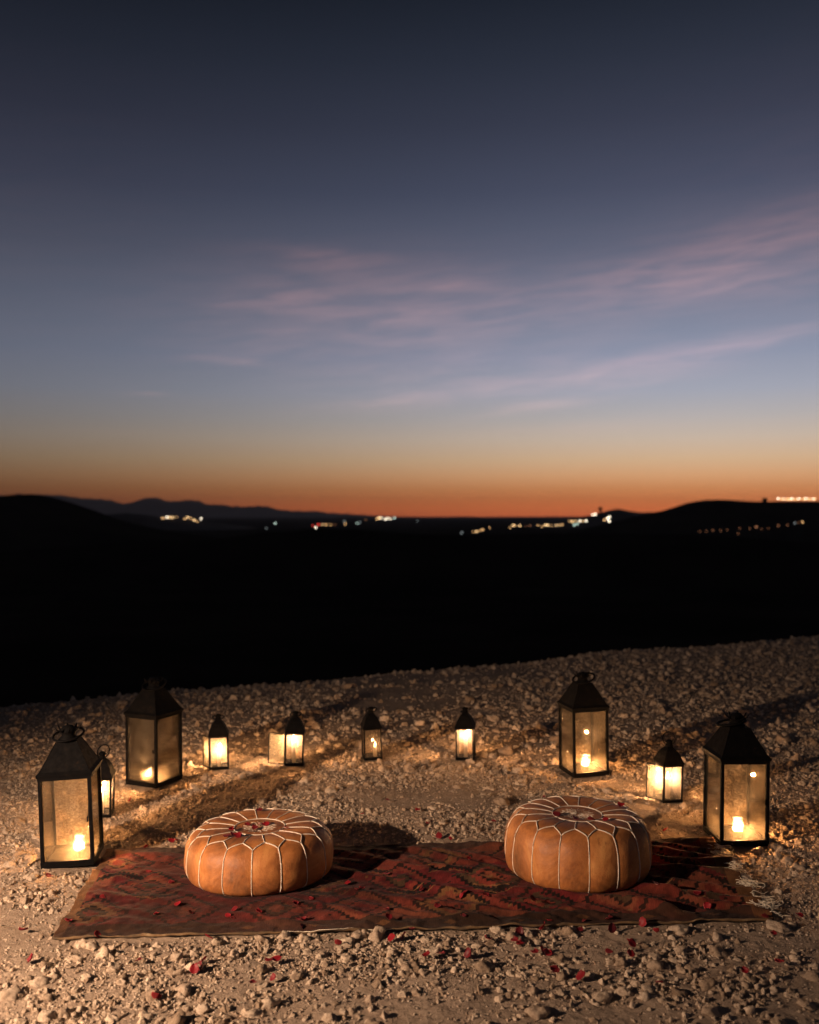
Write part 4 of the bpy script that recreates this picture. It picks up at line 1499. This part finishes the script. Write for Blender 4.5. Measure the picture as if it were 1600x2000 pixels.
def far_lamp(px, py, D, rpx, mat, label, group):
    px += random.uniform(-1.3, 1.3); py += random.uniform(-.6, .6)
    x = (px - 800) / F * D; z = CH + (H0 - py) / F * D
    zt = terrain(x, D)
    r = rpx * random.uniform(.45, .7) / F * D
    hgt = max(z - zt, r * 1.2)
    root = empty('street_lamp', (x, D, z - hgt))
    tag(root, label, 'lamp', group)
    bm = bmesh.new(); bmesh.ops.create_icosphere(bm, subdivisions=1, radius=r, matrix=Matrix.Translation((0, 0, hgt)))
    from_bm('lamp_globe', bm, mat, root, True)
    bm = bmesh.new(); bm_tube(bm, [(0, 0, -1), (0, 0, hgt - r * .5)], max(.08, r * .12), 4)
    from_bm('pole', bm, M_pole, root)


def cluster(items, D, text, group):
    srt = sorted(range(len(items)), key=lambda i: items[i][0])
    for k, i in enumerate(srt):
        px, py, rp, m = items[i]
        word = ORD[k] if k < len(ORD) else 'last'
        far_lamp(px, py, D, rp, m, '%s far lamp from the left %s' % (word, text), group)


cluster([(319, 1012, 2.2, M_la), (325, 1010, 2.6, M_lw), (331, 1011, 2.4, M_ly), (338, 1011, 2.6, M_ly), (346, 1010, 1.8, M_la), (360, 1013, 2.0, M_la), (367, 1010, 2.2, M_ly), (373, 1012, 2, M_la),
         (378, 1016, 2.2, M_ly), (385, 1018, 2.2, M_la), (391, 1021, 1.8, M_la), (394, 1013, 2.2, M_lw)], 1490, 'on the low hill at the left', 'lamps on the left hill')
cluster([(520, 1032, 2.0, M_lf), (537, 1022, 2.4, M_lg)], 1300, 'alone in the valley left of centre', 'lone valley lamps')
cluster([(611, 1026, 2.2, M_lr), (617, 1030, 2.4, M_lw), (623, 1024, 2.2, M_lr), (630, 1025, 2.3, M_ly), (638, 1025, 2, M_la), (646, 1025, 1.9, M_la), (653, 1025, 1.6, M_ld)], 1200, 'in the red tinted roadside row', 'lamps in the red row')
cluster([(673, 1018, 2.0, M_lf), (675, 1023, 2.0, M_la), (697, 1022, 2.2, M_lg), (702, 1020, 1.9, M_lf), (714, 1015, 2.0, M_ld)], 1300, 'between the red row and the bright cluster', 'scattered middle lamps')
cluster([(735, 1014, 2.0, M_la), (740, 1012, 2.6, M_ly), (746, 1012, 2.6, M_lw), (752, 1014, 2.8, M_lw), (757, 1012, 2.6, M_lw), (763, 1014, 2.4, M_lw), (770, 1012, 2.2, M_lg), (815, 1017, 1.6, M_lf)], 1900, 'in the bright cluster at mid horizon', 'bright mid horizon lamps')
cluster([(902, 1041, 2.2, M_lf), (926, 1039, 1.7, M_la), (930, 1038, 2.3, M_ly), (938, 1036, 1.8, M_la), (944, 1034, 1.8, M_la), (957, 1031, 2.0, M_la)], 900, 'along the road climbing right of centre', 'lamps along the climbing road')
cluster([(996, 1030, 1.9, M_la), (1002, 1027, 2.2, M_ly), (1008, 1027, 2.2, M_la), (1015, 1027, 2.4, M_ly), (1028, 1027, 1.7, M_ld), (1036, 1026, 1.7, M_ld), (1052, 1026, 2.0, M_la), (1058, 1028, 2, M_la),
         (1065, 1025, 2.3, M_ly), (1071, 1026, 2.3, M_ly), (1077, 1027, 2.0, M_la), (1086, 1026, 2.2, M_ly), (1092, 1025, 2.2, M_ly), (1098, 1025, 1.9, M_la)], 1100, 'in the long amber row right of centre', 'lamps of the amber row')
cluster([(1112, 1017, 2.2, M_la), (1118, 1018, 2.4, M_ly), (1125, 1018, 2.4, M_ly), (1132, 1018, 2.4, M_lw), (1139, 1018, 2.4, M_ly), (1146, 1018, 2.3, M_lw), (1122, 1025, 2.1, M_lg), (1127, 1024, 1.9, M_lg), (1158, 1005, 2.3, M_lw),
         (1163, 1005, 2.4, M_lw), (1182, 1016, 2.2, M_la), (1188, 1013, 3.4, M_lw), (1192, 1009, 3.0, M_lw), (1190, 1018, 2.6, M_lw), (1257, 1007, 1.7, M_ld), (1263, 1006, 2.3, M_la)], 1380, 'in the town below the tower', 'lamps of the town below the tower')
cluster([(1519 + 4.6 * k, 974 + (k % 3) * .6, 2.1 if k % 4 else 2.6, M_lw if k % 3 == 0 else M_ly) for k in range(17)], 890, 'in the dense row along the right hilltop', 'lamps along the right hilltop')
cluster([(1368, 1038, 1.7, M_ld), (1380, 1037, 1.8, M_ld), (1394, 1036, 1.7, M_ld), (1408, 1036, 2.0, M_ld), (1421, 1035, 1.6, M_ld), (1446, 1032, 1.9, M_ld), (1443, 1042, 1.5, M_ld), (1466, 1032, 1.8, M_ld), (1478, 1029, 2.6, M_ld),
         (1488, 1033, 1.6, M_ld), (1500, 1031, 1.6, M_ld), (1521, 1026, 1.8, M_ld), (1540, 1025, 1.5, M_ld), (1554, 1022, 1.9, M_lf), (1561, 1021, 2.0, M_ld), (1569, 1020, 2.1, M_la)], 640, 'in the faint reddish row below the right hill', 'faint lamps under the right hill')
# water tower silhouette
D = 1650; x = (1173 - 800) / F * D; zt = terrain(x, D); ztop = CH + (H0 - 990) / F * D
tw = empty('water_tower', (x, D, zt - 1)); hh = ztop - zt + 1
tag(tw, 'dark tower sticking up beside the small hilltop on the right', 'tower')
bm = bmesh.new(); bm_lathe(bm, [(0, 0), (2.4, 0), (1.9, hh * .62), (0, hh * .62)], 12); from_bm('shaft', bm, M_hill, tw, True)
bm = bmesh.new(); bm_lathe(bm, [(0, hh * .6), (3.0, hh * .66), (3.3, hh * .78), (3.3, hh * .93), (1.2, hh), (0, hh)], 12); from_bm('tank', bm, M_hill, tw, True)
# hilltop house silhouette
D = 905; x = (1494 - 800) / F * D; zt = terrain(x, D)
ho = empty('house', (x, D, zt - .5)); tag(ho, 'small flat roofed house in silhouette left of the hilltop lamps', 'house')
bm = bmesh.new(); bm_box(bm, (0, 0, 1.9), (3.2, 4, 3.8)); from_bm('wall', bm, M_hill, ho)
bm = bmesh.new(); bm_box(bm, (0, 0, 3.95), (3.6, 4.4, .3)); from_bm('roof', bm, M_hill, ho)

# ------------------------------------------------------------------ evening haze
HAZE = True
if HAZE:
    m, nt, o = mat_new('evening_haze')
    pv = nt.nodes.new('ShaderNodeVolumePrincipled')
    pv.inputs['Color'].default_value = (.86, .84, .86, 1)
    pv.inputs['Density'].default_value = 6.5e-5
    pv.inputs['Anisotropy'].default_value = .0
    nt.links.new(pv.outputs[0], o.inputs['Volume'])
    bm = bmesh.new(); bm_box(bm, (0, 0, 75), (24400, 24400, 270))
    hz_o = from_bm('haze', bm, m)
    tag(hz_o, 'thin evening haze over the valley', kind='stuff')
